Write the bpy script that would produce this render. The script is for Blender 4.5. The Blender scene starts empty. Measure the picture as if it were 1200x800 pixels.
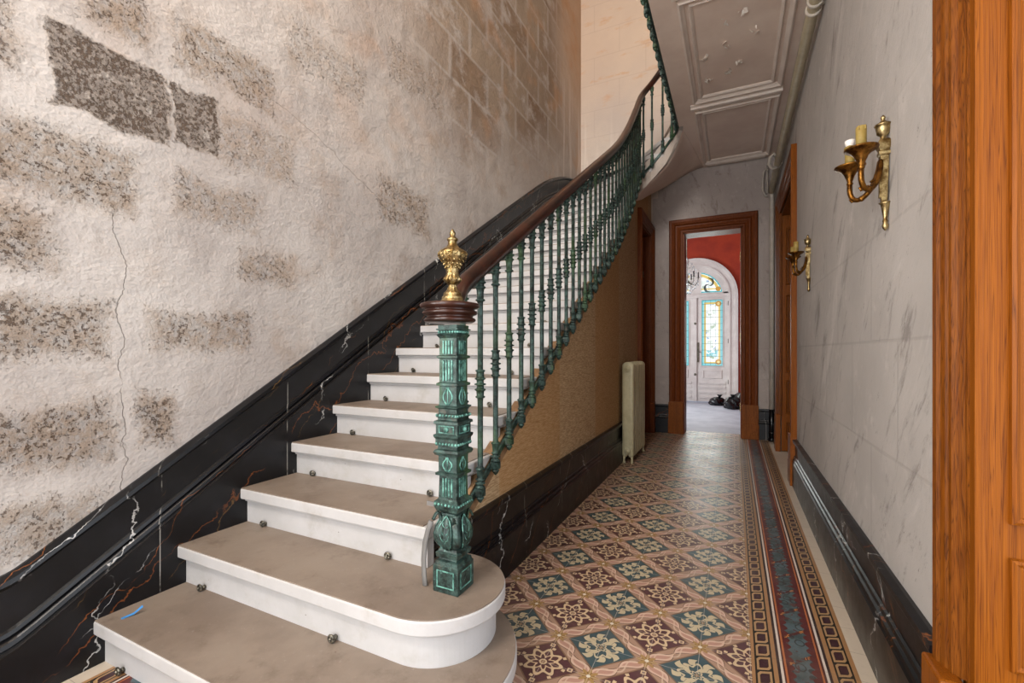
import bpy, bmesh, math, random
from mathutils import Vector, Matrix
PI = math.pi
random.seed(7)
C = bpy.context.scene.collection

# ------------------------------------------------------------------ helpers
def lin(h):
    h = h.lstrip('#')
    r = []
    for i in (0, 2, 4):
        c = int(h[i:i+2], 16) / 255
        r.append(c/12.92 if c <= .04045 else ((c+.055)/1.055)**2.4)
    return (r[0], r[1], r[2], 1)

class V:
    """tiny wrapper that turns python arithmetic into math nodes"""
    def __init__(s, nt, sock): s.nt = nt; s.s = sock
    def _m(s, op, *a, clamp=False):
        n = s.nt.nodes.new('ShaderNodeMath'); n.operation = op; n.use_clamp = clamp
        for i, v in enumerate((s,)+a):
            if isinstance(v, V): s.nt.links.new(v.s, n.inputs[i])
            else: n.inputs[i].default_value = v
        return V(s.nt, n.outputs[0])
    def __add__(s, o): return s._m('ADD', o)
    __radd__ = __add__
    def __sub__(s, o): return s._m('SUBTRACT', o)
    def __rsub__(s, o): return (s*-1)+o
    def __mul__(s, o): return s._m('MULTIPLY', o)
    __rmul__ = __mul__
    def __truediv__(s, o): return s._m('DIVIDE', o)
    def __lt__(s, o): return s._m('LESS_THAN', o)
    def __gt__(s, o): return s._m('GREATER_THAN', o)
    def __neg__(s): return s*-1
    def abs(s): return s._m('ABSOLUTE')
    def sin(s): return s._m('SINE')
    def cos(s): return s._m('COSINE')
    def floor(s): return s._m('FLOOR')
    def fract(s): return s._m('FRACT')
    def round(s): return s._m('ROUND')
    def sqrt(s): return s._m('SQRT')
    def pow(s, e): return s._m('POWER', e)
    def min(s, o): return s._m('MINIMUM', o)
    def max(s, o): return s._m('MAXIMUM', o)
    def mod(s, o): return s._m('FLOORED_MODULO', o)
    def atan2(s, o): return s._m('ARCTAN2', o)
    def band(s, a, b): return (s > a) * (s < b)
    def clamp(s): return s._m('ADD', 0.0, clamp=True)
    def ss(s, a, b):          # smooth step a..b
        n = s.nt.nodes.new('ShaderNodeMapRange'); n.interpolation_type = 'SMOOTHSTEP'
        s.nt.links.new(s.s, n.inputs[0]); n.inputs[1].default_value = a; n.inputs[2].default_value = b
        return V(s.nt, n.outputs[0])

class Mat:
    def __init__(s, name, rough=.6, metallic=0., col=None, spec=None):
        s.m = bpy.data.materials.new(name); s.m.use_nodes = True
        s.nt = s.m.node_tree; s.b = s.nt.nodes['Principled BSDF']
        s.b.inputs['Roughness'].default_value = rough; s.b.inputs['Metallic'].default_value = metallic
        if spec is not None: s.b.inputs['Specular IOR Level'].default_value = spec
        if col: s.color(lin(col) if isinstance(col, str) else col)
        s._pos = None
    def pos(s):
        if s._pos is None:
            g = s.nt.nodes.new('ShaderNodeNewGeometry'); x = s.nt.nodes.new('ShaderNodeSeparateXYZ')
            s.nt.links.new(g.outputs['Position'], x.inputs[0]); s._g = g
            s._pos = tuple(V(s.nt, x.outputs[i]) for i in range(3))
        return s._pos
    def obj(s):
        g = s.nt.nodes.new('ShaderNodeTexCoord'); x = s.nt.nodes.new('ShaderNodeSeparateXYZ')
        s.nt.links.new(g.outputs['Object'], x.inputs[0])
        return tuple(V(s.nt, x.outputs[i]) for i in range(3))
    def vec(s, x, y, z):
        n = s.nt.nodes.new('ShaderNodeCombineXYZ')
        for i, v in enumerate((x, y, z)):
            if isinstance(v, V): s.nt.links.new(v.s, n.inputs[i])
            else: n.inputs[i].default_value = v
        return n.outputs[0]
    def noise(s, scale, detail=4, rough=.55, dist=0., v=None, k=(1, 1, 1), col=False):
        n = s.nt.nodes.new('ShaderNodeTexNoise')
        n.inputs['Scale'].default_value = scale; n.inputs['Detail'].default_value = detail
        n.inputs['Roughness'].default_value = rough; n.inputs['Distortion'].default_value = dist
        p = v or s.pos()
        s.nt.links.new(s.vec(p[0]*k[0], p[1]*k[1], p[2]*k[2]), n.inputs['Vector'])
        return V(s.nt, n.outputs[0])
    def voro(s, scale, v=None, k=(1, 1, 1), feature='F1', rnd=1.):
        n = s.nt.nodes.new('ShaderNodeTexVoronoi'); n.feature = feature
        n.inputs['Scale'].default_value = scale; n.inputs['Randomness'].default_value = rnd
        p = v or s.pos()
        s.nt.links.new(s.vec(p[0]*k[0], p[1]*k[1], p[2]*k[2]), n.inputs['Vector'])
        return V(s.nt, n.outputs['Distance'])
    def mix(s, a, b, f):
        n = s.nt.nodes.new('ShaderNodeMix'); n.data_type = 'RGBA'
        if isinstance(f, V): s.nt.links.new(f.s, n.inputs[0])
        else: n.inputs[0].default_value = f
        for i, c in ((6, a), (7, b)):
            if isinstance(c, str): n.inputs[i].default_value = lin(c)
            elif isinstance(c, tuple): n.inputs[i].default_value = c
            else: s.nt.links.new(c, n.inputs[i])
        return n.outputs[2]
    def color(s, c):
        if isinstance(c, str): c = lin(c)
        if isinstance(c, tuple): s.b.inputs['Base Color'].default_value = c
        else: s.nt.links.new(c, s.b.inputs['Base Color'])
    def rough(s, v): s.nt.links.new(v.s, s.b.inputs['Roughness'])
    def bump(s, h, dist=.01, strength=1.):
        n = s.nt.nodes.new('ShaderNodeBump'); n.inputs['Strength'].default_value = strength
        n.inputs['Distance'].default_value = dist
        s.nt.links.new(h.s, n.inputs['Height']); s.nt.links.new(n.outputs[0], s.b.inputs['Normal'])

class MB:
    """collects shapes into one mesh"""
    def __init__(s): s.v = []; s.f = []; s.smooth = []
    def add(s, vs, fs, smooth=False):
        o = len(s.v); s.v += [tuple(v) for v in vs]
        s.f += [tuple(o+i for i in f) for f in fs]; s.smooth += [smooth]*len(fs)
        return s
    def box(s, x0, x1, y0, y1, z0, z1):
        vs = [(x, y, z) for z in (z0, z1) for y in (y0, y1) for x in (x0, x1)]
        return s.add(vs, [(0, 2, 3, 1), (4, 5, 7, 6), (0, 1, 5, 4), (2, 6, 7, 3), (0, 4, 6, 2), (1, 3, 7, 5)])
    def prism(s, poly, z0, z1, mp=None):
        n = len(poly); mp = mp or (lambda a, b, c: (a, b, c))
        vs = [mp(p[0], p[1], z0) for p in poly] + [mp(p[0], p[1], z1) for p in poly]
        return s.add(vs, [tuple(range(n))[::-1], tuple(range(n, 2*n))] + [(i, (i+1) % n, n+(i+1) % n, n+i) for i in range(n)])
    def lathe(s, prof, c=(0, 0, 0), seg=16, smooth=True, mod=None):
        """prof: (z, r) pairs, capped at both ends"""
        vs = []; n = len(prof)
        for z, r in prof:
            for k in range(seg):
                a = 2*PI*k/seg; rr = r*(mod(a, z) if mod else 1)
                vs.append((c[0]+rr*math.cos(a), c[1]+rr*math.sin(a), c[2]+z))
        fs = [(i*seg+k, i*seg+(k+1) % seg, (i+1)*seg+(k+1) % seg, (i+1)*seg+k) for i in range(n-1) for k in range(seg)]
        s.add(vs, fs, smooth)
        s.add([vs[k] for k in range(seg)], [tuple(range(seg))[::-1]]); s.add([vs[(n-1)*seg+k] for k in range(seg)], [tuple(range(seg))])
        return s
    def square(s, prof, c=(0, 0, 0)):
        """prof: (z, half width) pairs of a square post"""
        vs = []
        for z, r in prof: vs += [(c[0]+a*r, c[1]+b*r, c[2]+z) for a, b in ((-1, -1), (1, -1), (1, 1), (-1, 1))]
        n = len(prof)
        fs = [(i*4+k, i*4+(k+1) % 4, (i+1)*4+(k+1) % 4, (i+1)*4+k) for i in range(n-1) for k in range(4)]
        fs += [(3, 2, 1, 0), tuple((n-1)*4+k for k in range(4))]
        return s.add(vs, fs)
    def sweep(s, path, sec, up=(0, 0, 1), smooth=True, closed_sec=True, cap=True, radii=None):
        """sec: (side, up) pairs carried along path with side = horizontal right of travel"""
        up = Vector(up); P = [Vector(p) for p in path]; m = len(sec); vs = []
        for i, p in enumerate(P):
            t = (P[min(i+1, len(P)-1)] - P[max(i-1, 0)]).normalized()
            side = t.cross(up)
            side = side.normalized() if side.length > 1e-5 else Vector((1, 0, 0))
            u = side.cross(t).normalized(); r = radii[i] if radii else 1
            vs += [p + side*a*r + u*b*r for a, b in sec]
        rng = range(m) if closed_sec else range(m-1)
        fs = [(i*m+k, i*m+(k+1) % m, (i+1)*m+(k+1) % m, (i+1)*m+k) for i in range(len(P)-1) for k in rng]
        s.add(vs, fs, smooth)
        if cap and closed_sec:
            s.add(vs[:m], [tuple(range(m))]); s.add(vs[-m:], [tuple(range(m))[::-1]])
        return s
    def tube(s, path, r, seg=8, up=(0, 0, 1), radii=None):
        return s.sweep(path, [(r*math.cos(2*PI*k/seg), r*math.sin(2*PI*k/seg)) for k in range(seg)], up, radii=radii)
    def sphere(s, c, r, seg=8, rings=6, k=(1, 1, 1)):
        pr = [(-math.cos(PI*i/rings), math.sin(PI*i/rings)) for i in range(rings+1)]
        vs = []
        for z, q in pr:
            for j in range(seg):
                a = 2*PI*j/seg; vs.append((c[0]+r*k[0]*q*math.cos(a), c[1]+r*k[1]*q*math.sin(a), c[2]+r*k[2]*z))
        fs = [(i*seg+j, i*seg+(j+1) % seg, (i+1)*seg+(j+1) % seg, (i+1)*seg+j) for i in range(rings) for j in range(seg)]
        return s.add(vs, fs, True)
    def frame(s, u0, u1, v0, v1, prof, mp, closed=True):
        """mitred moulding round a rectangle; prof: (distance outwards, height); open at v0 when not closed"""
        rows = []
        for t, d in prof:
            if closed: rows.append([mp(u0-t, v0-t, d), mp(u1+t, v0-t, d), mp(u1+t, v1+t, d), mp(u0-t, v1+t, d)])
            else: rows.append([mp(u0-t, v0, d), mp(u0-t, v1+t, d), mp(u1+t, v1+t, d), mp(u1+t, v0, d)])
        n = 4; vs = [p for r in rows for p in r]
        seg = range(4) if closed else range(3)
        m = len(prof)
        fs = [(i*4+k, i*4+(k+1) % 4, (i+1)*4+(k+1) % 4, (i+1)*4+k) for i in range(m-1) for k in seg]
        return s.add(vs, fs)
    def build(s, name, mat, parent=None, bevel=0, smooth=False, loc=None, recalc=True):
        me = bpy.data.meshes.new(name)
        me.from_pydata([tuple(v) for v in s.v], [], s.f); me.materials.append(mat.m if isinstance(mat, Mat) else mat)
        bm = bmesh.new(); bm.from_mesh(me)
        for f, sm in zip(bm.faces, s.smooth): f.smooth = sm or smooth
        bmesh.ops.remove_doubles(bm, verts=bm.verts, dist=1e-6)
        if recalc: bmesh.ops.recalc_face_normals(bm, faces=bm.faces)
        bm.to_mesh(me); bm.free()
        o = bpy.data.objects.new(name, me); C.objects.link(o)
        if parent: o.parent = parent
        if loc: o.location = loc
        if bevel:
            b = o.modifiers.new('b', 'BEVEL'); b.width = bevel; b.segments = 2; b.limit_method = 'ANGLE'; b.angle_limit = math.radians(40)
        return o

def tag(o, label=None, cat=None, group=None, kind=None):
    if label: o['label'] = label
    if cat: o['category'] = cat
    if group: o['group'] = group
    if kind: o['kind'] = kind
    return o
def thing(name, label, cat, loc=(0, 0, 0), rz=0, group=None):
    o = bpy.data.objects.new(name, None); C.objects.link(o); o.location = loc; o.rotation_euler = (0, 0, rz)
    o.empty_display_size = .1
    return tag(o, label, cat, group)
def S(o, label=None, cat=None): return tag(o, label, cat, None, 'structure')

# ------------------------------------------------------------------ measures (metres, camera foot at the origin)
XL, XB = -2.22, -2.19          # left wall, face of its marble
XR = .505                      # right wall
YF = 7.06                      # far wall of the hall
XU = -1.12                     # wall under the stairs
R_, G0, GG = .1755, .845, .286 # riser, first nosing, going
XI = -1.06                     # open end of the treads
CX, CYY, CR = -.82, 5.65, .24  # centre and radius of the well curve
ZL = 23*R_                     # landing level
ZC = 3.85                      # hall ceiling

def nose_y(n): return G0+GG*(n-1)
YO = {n: nose_y(n) for n in range(1, 14)}
YO.update({14: 4.57, 15: 4.86, 16: 5.15, 17: 5.46, 18: 5.80, 19: 6.15, 20: 6.53, 21: 6.92})
YO.update({22: 7.06+.47, 23: 7.06+1.07, 24: 7.06+1.8})
SI = {n: nose_y(n) for n in range(1, 14)}
SI.update({14: 4.54, 15: 4.77, 16: 4.98, 17: 5.17, 18: 5.35, 19: 5.53, 20: 5.70, 21: 5.90, 22: 6.04, 23: 6.19, 24: 6.36})
def outer(s):                    # along left wall, then along the far wall
    return (XL+.012, s) if s <= YF-.012 else (XL+max(s-YF, .012), YF-.012)
def inner(s, off=0.):            # open side; off = distance into the well
    if s <= CYY: return (XI+off, s)
    L = PI*CR; a = (s-CYY)/CR
    if a <= PI: return (CX-(CR-off)*math.cos(a), CYY+(CR-off)*math.sin(a))
    return (CX+CR-off, CYY-(s-CYY-L))
SEND = CYY+PI*CR
def interp(tab, s):
    if s <= tab[0][0]:
        (a, b), (c, d) = tab[0], tab[1]; return b+(s-a)*(d-b)/(c-a)
    for (a, b), (c, d) in zip(tab, tab[1:]):
        if s <= c: return b+(s-a)*(d-b)/(c-a)
    return tab[-1][1]
ZN = [(SI[n], n*R_) for n in range(1, 24)]+[(12, ZL)]
def zn_raw(s): return interp(ZN, s)
def zn(s, w=.22):
    return sum(zn_raw(s+w*(k/6)) * (1-abs(k)/7) for k in range(-6, 7))/sum(1-abs(k)/7 for k in range(-6, 7))

# ------------------------------------------------------------------ materials
# rough plaster over stone, left
PATCH = [ # y0,y1,z0,z1, dark, rough
 (.74, 1.10, 2.10, 2.39, .95, 1), (1.125, 1.335, 2.13, 2.40, .9, 1), (.45, .66, 2.16, 2.42, .65, 1),
 (.40, 1.00, 1.74, 2.03, .28, 1), (.30, .76, 1.47, 1.71, .5, 1), (.35, .90, 1.16, 1.41, .55, 1),
 (.35, .92, .76, 1.02, .42, 1), (.98, 1.15, .80, 1.04, .45, 1), (1.02, 1.50, 1.18, 1.40, .25, .9),
 (.80, 1.06, 2.46, 2.75, .35, 1), (1.12, 1.62, 2.46, 2.72, .22, 1), (1.12, 1.55, 1.80, 2.02, .12, .8),
 (1.40, 1.76, 1.55, 1.74, .3, .8), (2.40, 3.00, 2.12, 2.45, .42, .8), (.55, .9, .45, .68, .25, .9), (1.30, 1.75, 2.10, 2.40, .1, .7),
 (1.7, 2.3, 2.80, 3.1, .2, .6), (2.5, 3.2, 3.15, 3.5, .25, .5)]
def plaster_left():
    M = Mat('rough lime plaster', .9, spec=.2)
    x, y, z = M.pos()
    wob = M.noise(4, 4)-.5; wob2 = M.noise(4, 4, v=(x, y+9, z+5))-.5; fine = M.noise(45, 5, .7)-.5
    dark = None; rgh = None
    for (a, b, c, d, dk, rg) in PATCH:
        cy, cz, hy, hz = (a+b)/2, (c+d)/2, (b-a)/2, (d-c)/2
        dd = ((y-cy+wob*.16).abs()-hy).max((z-cz+wob2*.14).abs()-hz)+fine*(.09 if dk < .7 else .025)
        m = 1-dd.ss(-.07 if dk < .7 else -.008, .03 if dk < .7 else .016)
        dark = m*dk if dark is None else dark.max(m*dk)
        rgh = m*rg if rgh is None else rgh.max(m*rg)
    # broad tone changes
    big = M.noise(.9, 5, .6, .3); med = M.noise(3.2, 6, .65); fn = M.noise(20, 5, .7)
    c = M.mix('#b1aaa5', '#c6c1bc', big.ss(.35, .65))
    c = M.mix(c, '#a28a72', (med.ss(.5, .75))*.5)
    high = z.ss(1.8, 4.2)
    c = M.mix(c, '#b19f91', high*.5)
    # ashlar shows through further up, brown and grey
    iy = (y*1.0+((z/.36).floor()).mod(2)*.33)
    blk = M.voro(1.0, v=((iy/.66).floor()*7.13, (z/.36).floor()*3.7, 0*x), rnd=1.)
    jo = ((iy/.66).fract()-.5).abs().max((((z/.36).fract()-.5).abs())*1.0)
    joint = (jo+fine*.05).ss(.43, .49)
    mot = M.noise(2.2, 6, .7, .2, v=(x, y+1, z), k=(1, 1, 1.3)); wz = M.noise(1.1, 4, v=(x, y+8, z))-.5
    zone = (y-2.7+(z-2.7)*.45+wz*1.6).ss(0, 1.3)*(1-(y-5.6+wz).ss(0, .9))*(z-(2.3+(y-3.0)*.35)+wz).ss(.2, 1.2)
    c = M.mix(c, M.mix('#7b5d41', '#9f8c78', (blk*.5+mot*.7).ss(.35, .85)), zone*(1-joint*.7)*mot.ss(.34, .52)*.9)
    c = M.mix(c, '#c29a74', (y-5.6+med*.6).ss(.3, 1.3)*z.ss(3.8, 6)*.6)
    c = M.mix(c, '#bd9069', M.noise(1.6, 3, v=(x, y+4, z+1)).ss(.55, .7)*high*.5)
    c = M.mix(c, '#dcd2ca', M.noise(3, 4, .6, k=(1, 3, .2)).ss(.48, .62)*(y-5.7).ss(0, .8)*(1-z.ss(4.2, 5.6))*.7)
    # stone exposed
    grit = M.noise(55, 6, .75); g2 = M.noise(24, 6, .7, v=(x, y+2, z))
    block = ((dark-.6)*3).clamp()
    c = M.mix(c, '#a98e70', rgh*g2.ss(.38, .58)*.5*(1-block))
    c = M.mix(c, M.mix('#857970', '#ada195', grit.ss(.36, .62)), block*.8)
    pit = (M.noise(75, 4, .7)+dark*.11+(M.noise(9, 3)-.5)*.25).ss(.60, .66)*rgh
    c = M.mix(c, '#5c4736', pit*.75)
    c = M.mix(c, '#ddd5cc', M.noise(13, 4, .7, v=(x+4, y, z)).ss(.60, .68)*rgh*.55)
    cw = (M.noise(1.7, 6, .62, v=(x*0, y*.12, z))-.5)
    cr = (1-(y-.93+cw*.28).abs().ss(.0004, .0028))*z.band(.42, 1.75)*M.noise(5, 3, v=(x, y, z+3)).ss(.36, .46)
    cr = cr.max((1-(z-2.72+(y-1.3)*.35+cw*.3+M.noise(4, 5, v=(x, y, z*0))*.12).abs().ss(.0004, .003))*y.band(1.3, 2.6)*.7)
    c = M.mix(c, '#7d726a', cr*.45)
    trow = M.noise(4, 5, .6, .2, k=(1, 1, 1.8))
    peb = M.voro(42)*.5+M.voro(85, v=(x, y+1, z))*.3
    h = trow*.7+M.noise(8, 5, .6)*.42+peb*.10+M.noise(90, 2, .5)*.04+rgh*(grit*.7+g2*.9-.7)+pit*-.5+cr*-.15-block*.25
    M.color(c); M.bump(h, .022, 1.)
    return M
def plaster_far():
    M = Mat('stair hall plaster', .9, spec=.2); x, y, z = M.pos()
    big = M.noise(.8, 5, .6); st = M.noise(2.0, 5, .6, v=(x, y, z), k=(1, 1, 2.6))
    c = M.mix('#b9aea6', '#c9beb2', big.ss(.35, .65))
    c = M.mix(c, '#cdae90', (z+big*1.4).ss(4.6, 6.8)*.5)
    c = M.mix(c, '#c08a58', st.ss(.55, .72)*z.ss(4., 5.5)*.55)
    zz = z/.42; row = zz.floor().mod(2)*.4; xx = (x+row)/.8
    j = (zz.fract()-.5).abs().ss(.47, .5).max((xx.fract()-.5).abs().ss(.485, .5))
    c = M.mix(c, '#97807a', j*.2)
    drip = M.noise(3, 4, .6, k=(3, 1, .15)).ss(.5, .7)*(1-z.ss(4.0, 5.2))*(1-(x+2.0).ss(.1, .6))
    c = M.mix(c, '#e6dcd2', drip*.7)
    M.color(c); M.bump(M.noise(14, 5)*.6+M.noise(60, 4)*.25, .008, .8); return M
def plaster_right(name='streaked grey plaster', a='#a8a39e', b='#b9b4af', s='#6d6661'):
    M = Mat(name, .85, spec=.25); x, y, z = M.pos()
    big = M.noise(1.1, 5, .6); med = M.noise(7, 6, .65)
    c = M.mix(a, b, big.ss(.3, .7)); c = M.mix(c, '#d2ccc6', med.ss(.55, .8)*.5)
    # diagonal sweeping streaks
    u = (y+x)*.8+z*.6; w = z*.8-(y+x)*.6
    stv = M.noise(7, 8, .78, .4, v=(u, w, x), k=(1, .24, 1))
    c = M.mix(c, s, stv.ss(.54, .66)*.6); c = M.mix(c, '#d3cec9', M.noise(5, 7, .7, .4, v=(u+3, w, x), k=(1, .2, 1)).ss(.56, .7)*.4)
    spots = M.noise(26, 5, .8, v=(u, w, x), k=(1, .5, 1)).ss(.62, .70)*M.noise(2.2, 2).ss(.44, .56)
    c = M.mix(c, '#4e4844', spots*.75)
    zz = (z+.02)/.42; row = zz.floor().mod(2)*.33; yy = (y+row)/.66
    jw = M.noise(20, 3)*.012
    j = ((zz.fract()-.5).abs()+jw).ss(.485, .5).max(((yy.fract()-.5).abs()+jw).ss(.488, .5))*(1-z.ss(1.3, 2.4)*.7)
    c = M.mix(c, '#87817d', j*.22)
    M.color(c); M.bump(M.noise(22, 6, .7)*.4+stv*.5-j*.12+M.noise(90, 3)*.12, .008, .9); return M
def marble():
    M = Mat('black marble with gold veins', .3, spec=.42); x, y, z = M.pos()
    base = M.noise(5, 6, .7); c = M.mix('#07070a', '#14151b', base.ss(.45, .75))
    c = M.mix(c, '#3b3f47', M.noise(30, 6, .8).ss(.62, .8)*.5*M.noise(2, 3, v=(x+5, y, z)).ss(.4, .6))
    h = y+x
    def vein(c, col, fy, fz, off, amp, lo, hi, dens, seed, k=.9):
        n = M.noise(2.2, 6, .56, v=(x+seed, y+seed, z)); u = h*fy+z*fz+off+(n-.5)*amp*.75
        q = ((u.fract()-.5).abs())
        return M.mix(c, col, (1-q.ss(lo, hi))*k*M.noise(2.7, 4, .6, v=(x, y+seed, z+seed*2)).ss(dens, dens+.1))
    c = vein(c, '#84491f', 1.1, -1.5, .13, 1.5, .001, .009, .42, 3.1, .7)
    c = vein(c, '#8a4f22', 1.9, -2.2, .43, 1.7, .001, .009, .45, 9.4, .8)
    c = vein(c, '#7a5a30', 2.3, -2.7, .6, 1.8, .001, .009, .50, 7.7, .7)
    c = vein(c, '#c9c9c6', 1.3, -.55, .35, 1.6, .001, .009, .46, 11.3, .85)
    c = vein(c, '#d8d8d6', 1.9, -2.1, .35, 1.7, .001, .009, .52, 5.9, .8)
    seam = ((h/.61+.34).fract()-.5).abs(); c = M.mix(c, '#b9b6ae', (1-seam.ss(.001, .005))*M.noise(9, 4).ss(.42, .55)*.7)
    M.color(c); M.rough((M.noise(12, 5, .7)*.25)+.22); return M
def stone(name, a, b, stain, amt):
    M = Mat(name, .55, spec=.35); x, y, z = M.pos()
    c = M.mix(a, b, M.noise(2.2, 6, .6).ss(.35, .7)); c = M.mix(c, stain, M.noise(6, 6, .7).ss(.5, .75)*amt)
    c = M.mix(c, '#57483a', (1-M.voro(17, k=(1, 1, 1)).ss(.03, .06))*.8*M.noise(6, 3).ss(.5, .56))
    c = M.mix(c, '#ffffff', (M.noise(50, 4, .8).ss(.6, .8))*.12)
    M.color(c); M.rough(M.noise(5, 4)*.3+.38); M.bump(M.noise(40, 5, .7)*.3+M.noise(6, 4)*.4, .003, .7); return M
def wood(name, a, b, dk, k=(9, 9, .55), rough=.42, axis='z'):
    M = Mat(name, rough, spec=.15); p = M.pos()
    if axis == 'y': kk = (k[0], k[2], k[1])
    elif axis == 'x': kk = (k[2], k[1], k[0])
    else: kk = k
    n = M.noise(2.0, 4, .55, .5, k=kk); ring = (n*26).fract(); r2 = (ring-.5).abs()*2
    f = M.noise(14, 5, .7, 0, k=kk)
    c = M.mix(a, b, f.ss(.35, .65)); c = M.mix(c, dk, r2.pow(4)*.75)
    c = M.mix(c, dk, M.noise(1.2, 3, .5, .5, k=kk).ss(.55, .75)*.45)
    M.color(c); M.bump(r2*-.2+f*.2, .0015, .6); return M
def patina(name='verdigris green iron', dark=.5):
    M = Mat(name, .45, metallic=.35); x, y, z = M.pos()
    n = M.noise(28, 6, .75); c = M.mix('#161f1c', '#3d554f', n.ss(.36, .62))
    c = M.mix(c, '#7fa99f', M.noise(45, 5, .8, v=(x+3, y, z)).ss(.56, .74)*(1-dark)*1.2)
    c = M.mix(c, '#4a6b3a', M.noise(7, 3, .5, v=(x, y+3, z), k=(2, 2, .5)).ss(.52, .68)*.4)
    c = M.mix(c, '#544d44', M.noise(20, 4, .6, v=(x+1, y+1, z)).ss(.6, .72)*.6)
    M.color(c); M.bump(n*.3, .002, .6); return M

class SC:  # strip positions measured from the marble of the border
    pass
def floor_mat():
    M = Mat('patterned cement tiles', .3); x, y, z = M.pos()
    D = .3605; X0, Y0 = .057, 2.168
    xx = x-X0; yy = y-Y0
    a = (yy+xx)/D; b = (yy-xx)/D                     # stars sit at whole a, b
    fa = a.fract()-.5; fb = b.fract()-.5
    par = (a.floor()+b.floor()).mod(2)
    IN = .368
    mfa = fa.abs(); mfb = fb.abs(); inn = mfa.max(mfb) < IN
    r = (fa*fa+fb*fb).sqrt()/IN; th = fb.atan2(fa)
    c8 = (th*8).cos(); c4 = (th*4+PI).cos(); s4 = (th*4).sin()
    cream, tan_ = '#c9b28e', '#a3805c'
    # dark red tile: eight-lobed double chain round a rosette
    lob = (r-.66-c8*.12).abs() < .082
    l2 = ((r-.40+c8*.11).abs() < .058)
    ros = (r-.13).abs() < .035
    cor = (mfa.min(mfb)/IN-.82).abs()+(mfa.max(mfb)/IN-.82).abs()
    dots = (cor-.11).abs() < .04
    sp = ((th*8+1.2).cos() > .8)*r.band(.86, 1.0)
    m1 = lob.max(l2).max(ros).max(dots).max(sp)
    red = M.mix('#56383a', cream, m1); red = M.mix(red, '#8d6a4a', (r < .09))
    # teal tile: curling fronds
    sw = (r*6.5).sin()*1.1
    f1 = ((th*8+sw).sin() > .15)*r.band(.60, .95)
    f2 = ((th*4-sw*.8+.6).sin() > .35)*r.band(.26, .66)
    hook = (r-.60-c8*.10).abs() < .055
    l3 = (r-.20-c8*.04).abs() < .035
    cut = ((th*8+sw).sin().abs() < .10)*(r > .5)
    m2 = f1.max(f2).max(hook).max(l3)*(1-cut)
    teal = M.mix('#3d5257', '#c3b493', m2*.92); teal = M.mix(teal, '#7b6648', (r < .10))
    til = M.mix(red, teal, par)
    # bands of leaves
    bb = b-b.round(); aa = a-a.round(); inB = bb.abs() < aa.abs()
    w = (bb*inB+aa*(1-inB))/(.5-IN); t = a*inB+b*(1-inB)
    s2 = (t*2*PI).sin(); wl = w-(t*4*PI).sin()*.28
    e = wl.abs()-(s2.abs()*.62)
    band = M.mix('#94765f', '#b0917e', (w.abs() < .8)*.5)
    band = M.mix(band, '#c8aa96', e.band(-.3, -.0)); band = M.mix(band, '#b08878', (e < -.3))
    band = M.mix(band, '#5d4536', e.band(0., .09)*(s2.abs() > .12))
    band = M.mix(band, '#cbb39c', (w+(t*4*PI).cos()*.55).abs().band(-.1, .11)*.7)
    band = M.mix(band, '#6d5442', w.abs().band(.86, 1.0)*.7)
    sr = (aa*aa+bb*bb).sqrt(); sth = bb.atan2(aa)
    star = sr < ((sth*8).cos()*.035+.125); band = M.mix(band, '#a08050', star)
    band = M.mix(band, '#6b5030', star*((sth*8).cos() < -.86)); band = M.mix(band, '#d9d2c4', sr < .03)
    fld = M.mix(band, til, inn)
    # tile joints
    jx = ((x-X0)/(D/2)); jy = (yy/(D/2))
    jj = (jx-jx.round()).abs().min((jy-jy.round()).abs()) < .006
    fld = M.mix(fld, '#c7bcae', jj*.55)
    # border along the marble
    d = (.472-x).min(x-XB-.01)+M.noise(3, 2)*.002
    def chain(c0, c1):
        wc = (d-(c0+c1)/2)/((c1-c0)/2); g = (y/.0885+wc*.13).fract()-.5
        q = (wc.abs()/.80).max(g.abs()/.46)
        q = q.max((wc*.62+g*1.35).abs()/.93)
        cc = M.mix('#18140f', '#a8875f', q.band(.66, .98)); return M.mix(cc, '#3a1d24', q < .62)
    def put(c, col, a0, a1): return M.mix(c, col, d.band(a0, a1))
    tanl = '#a07850'
    edge = (d-.238).abs()
    tealf = M.mix('#3c4c4e', '#51646a', M.noise(9, 5, .7).ss(.4, .6))
    vv = M.voro(22, feature='F1', k=(1, .8, 1)); tealf = M.mix(tealf, '#232a2c', vv.band(.33, .43)*.8)
    tealf = M.mix(tealf, '#552a2a', (M.noise(26, 3) > .6)*.8)
    tealf = M.mix(tealf, '#571f20', edge > (.042-(y/.0925*2*PI).sin().abs()*.016))
    bu = (y+d*1.0)/.185; tealf = M.mix(tealf, '#4d2322', ((bu.fract()-.5).abs() < .055)*(edge < .05)*(M.noise(60, 3) > .44))
    tealf = M.mix(tealf, '#b5763c', ((bu.fract()-.5).abs() < .05)*(d.band(.262, .282)+d.band(.205, .222))*(M.noise(110, 2) > .5))
    c = fld
    bord = tealf
    bord = put(bord, '#c7bba9', -.1, .056); bord = put(bord, tanl, .056, .072)
    bord = M.mix(bord, chain(.072, .131), d.band(.072, .131)); bord = put(bord, tanl, .131, .147)
    bord = put(bord, '#2e1c20', .147, .157); bord = put(bord, '#cfc6ba', .157, .166); bord = put(bord, '#4d1d1d', .166, .174); bord = put(bord, '#b0683a', .174, .180)
    bord = put(bord, '#b0683a', .292, .299); bord = put(bord, '#4d1d1d', .299, .305); bord = put(bord, '#cfc6ba', .305, .314); bord = put(bord, '#2e1c20', .314, .324)
    bord = put(bord, tanl, .324, .339); bord = M.mix(bord, chain(.339, .400), d.band(.339, .400)); bord = put(bord, tanl, .400, .412)
    j2 = (((y-.05)/.181)-((y-.05)/.181).round()).abs() < .005
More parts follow.
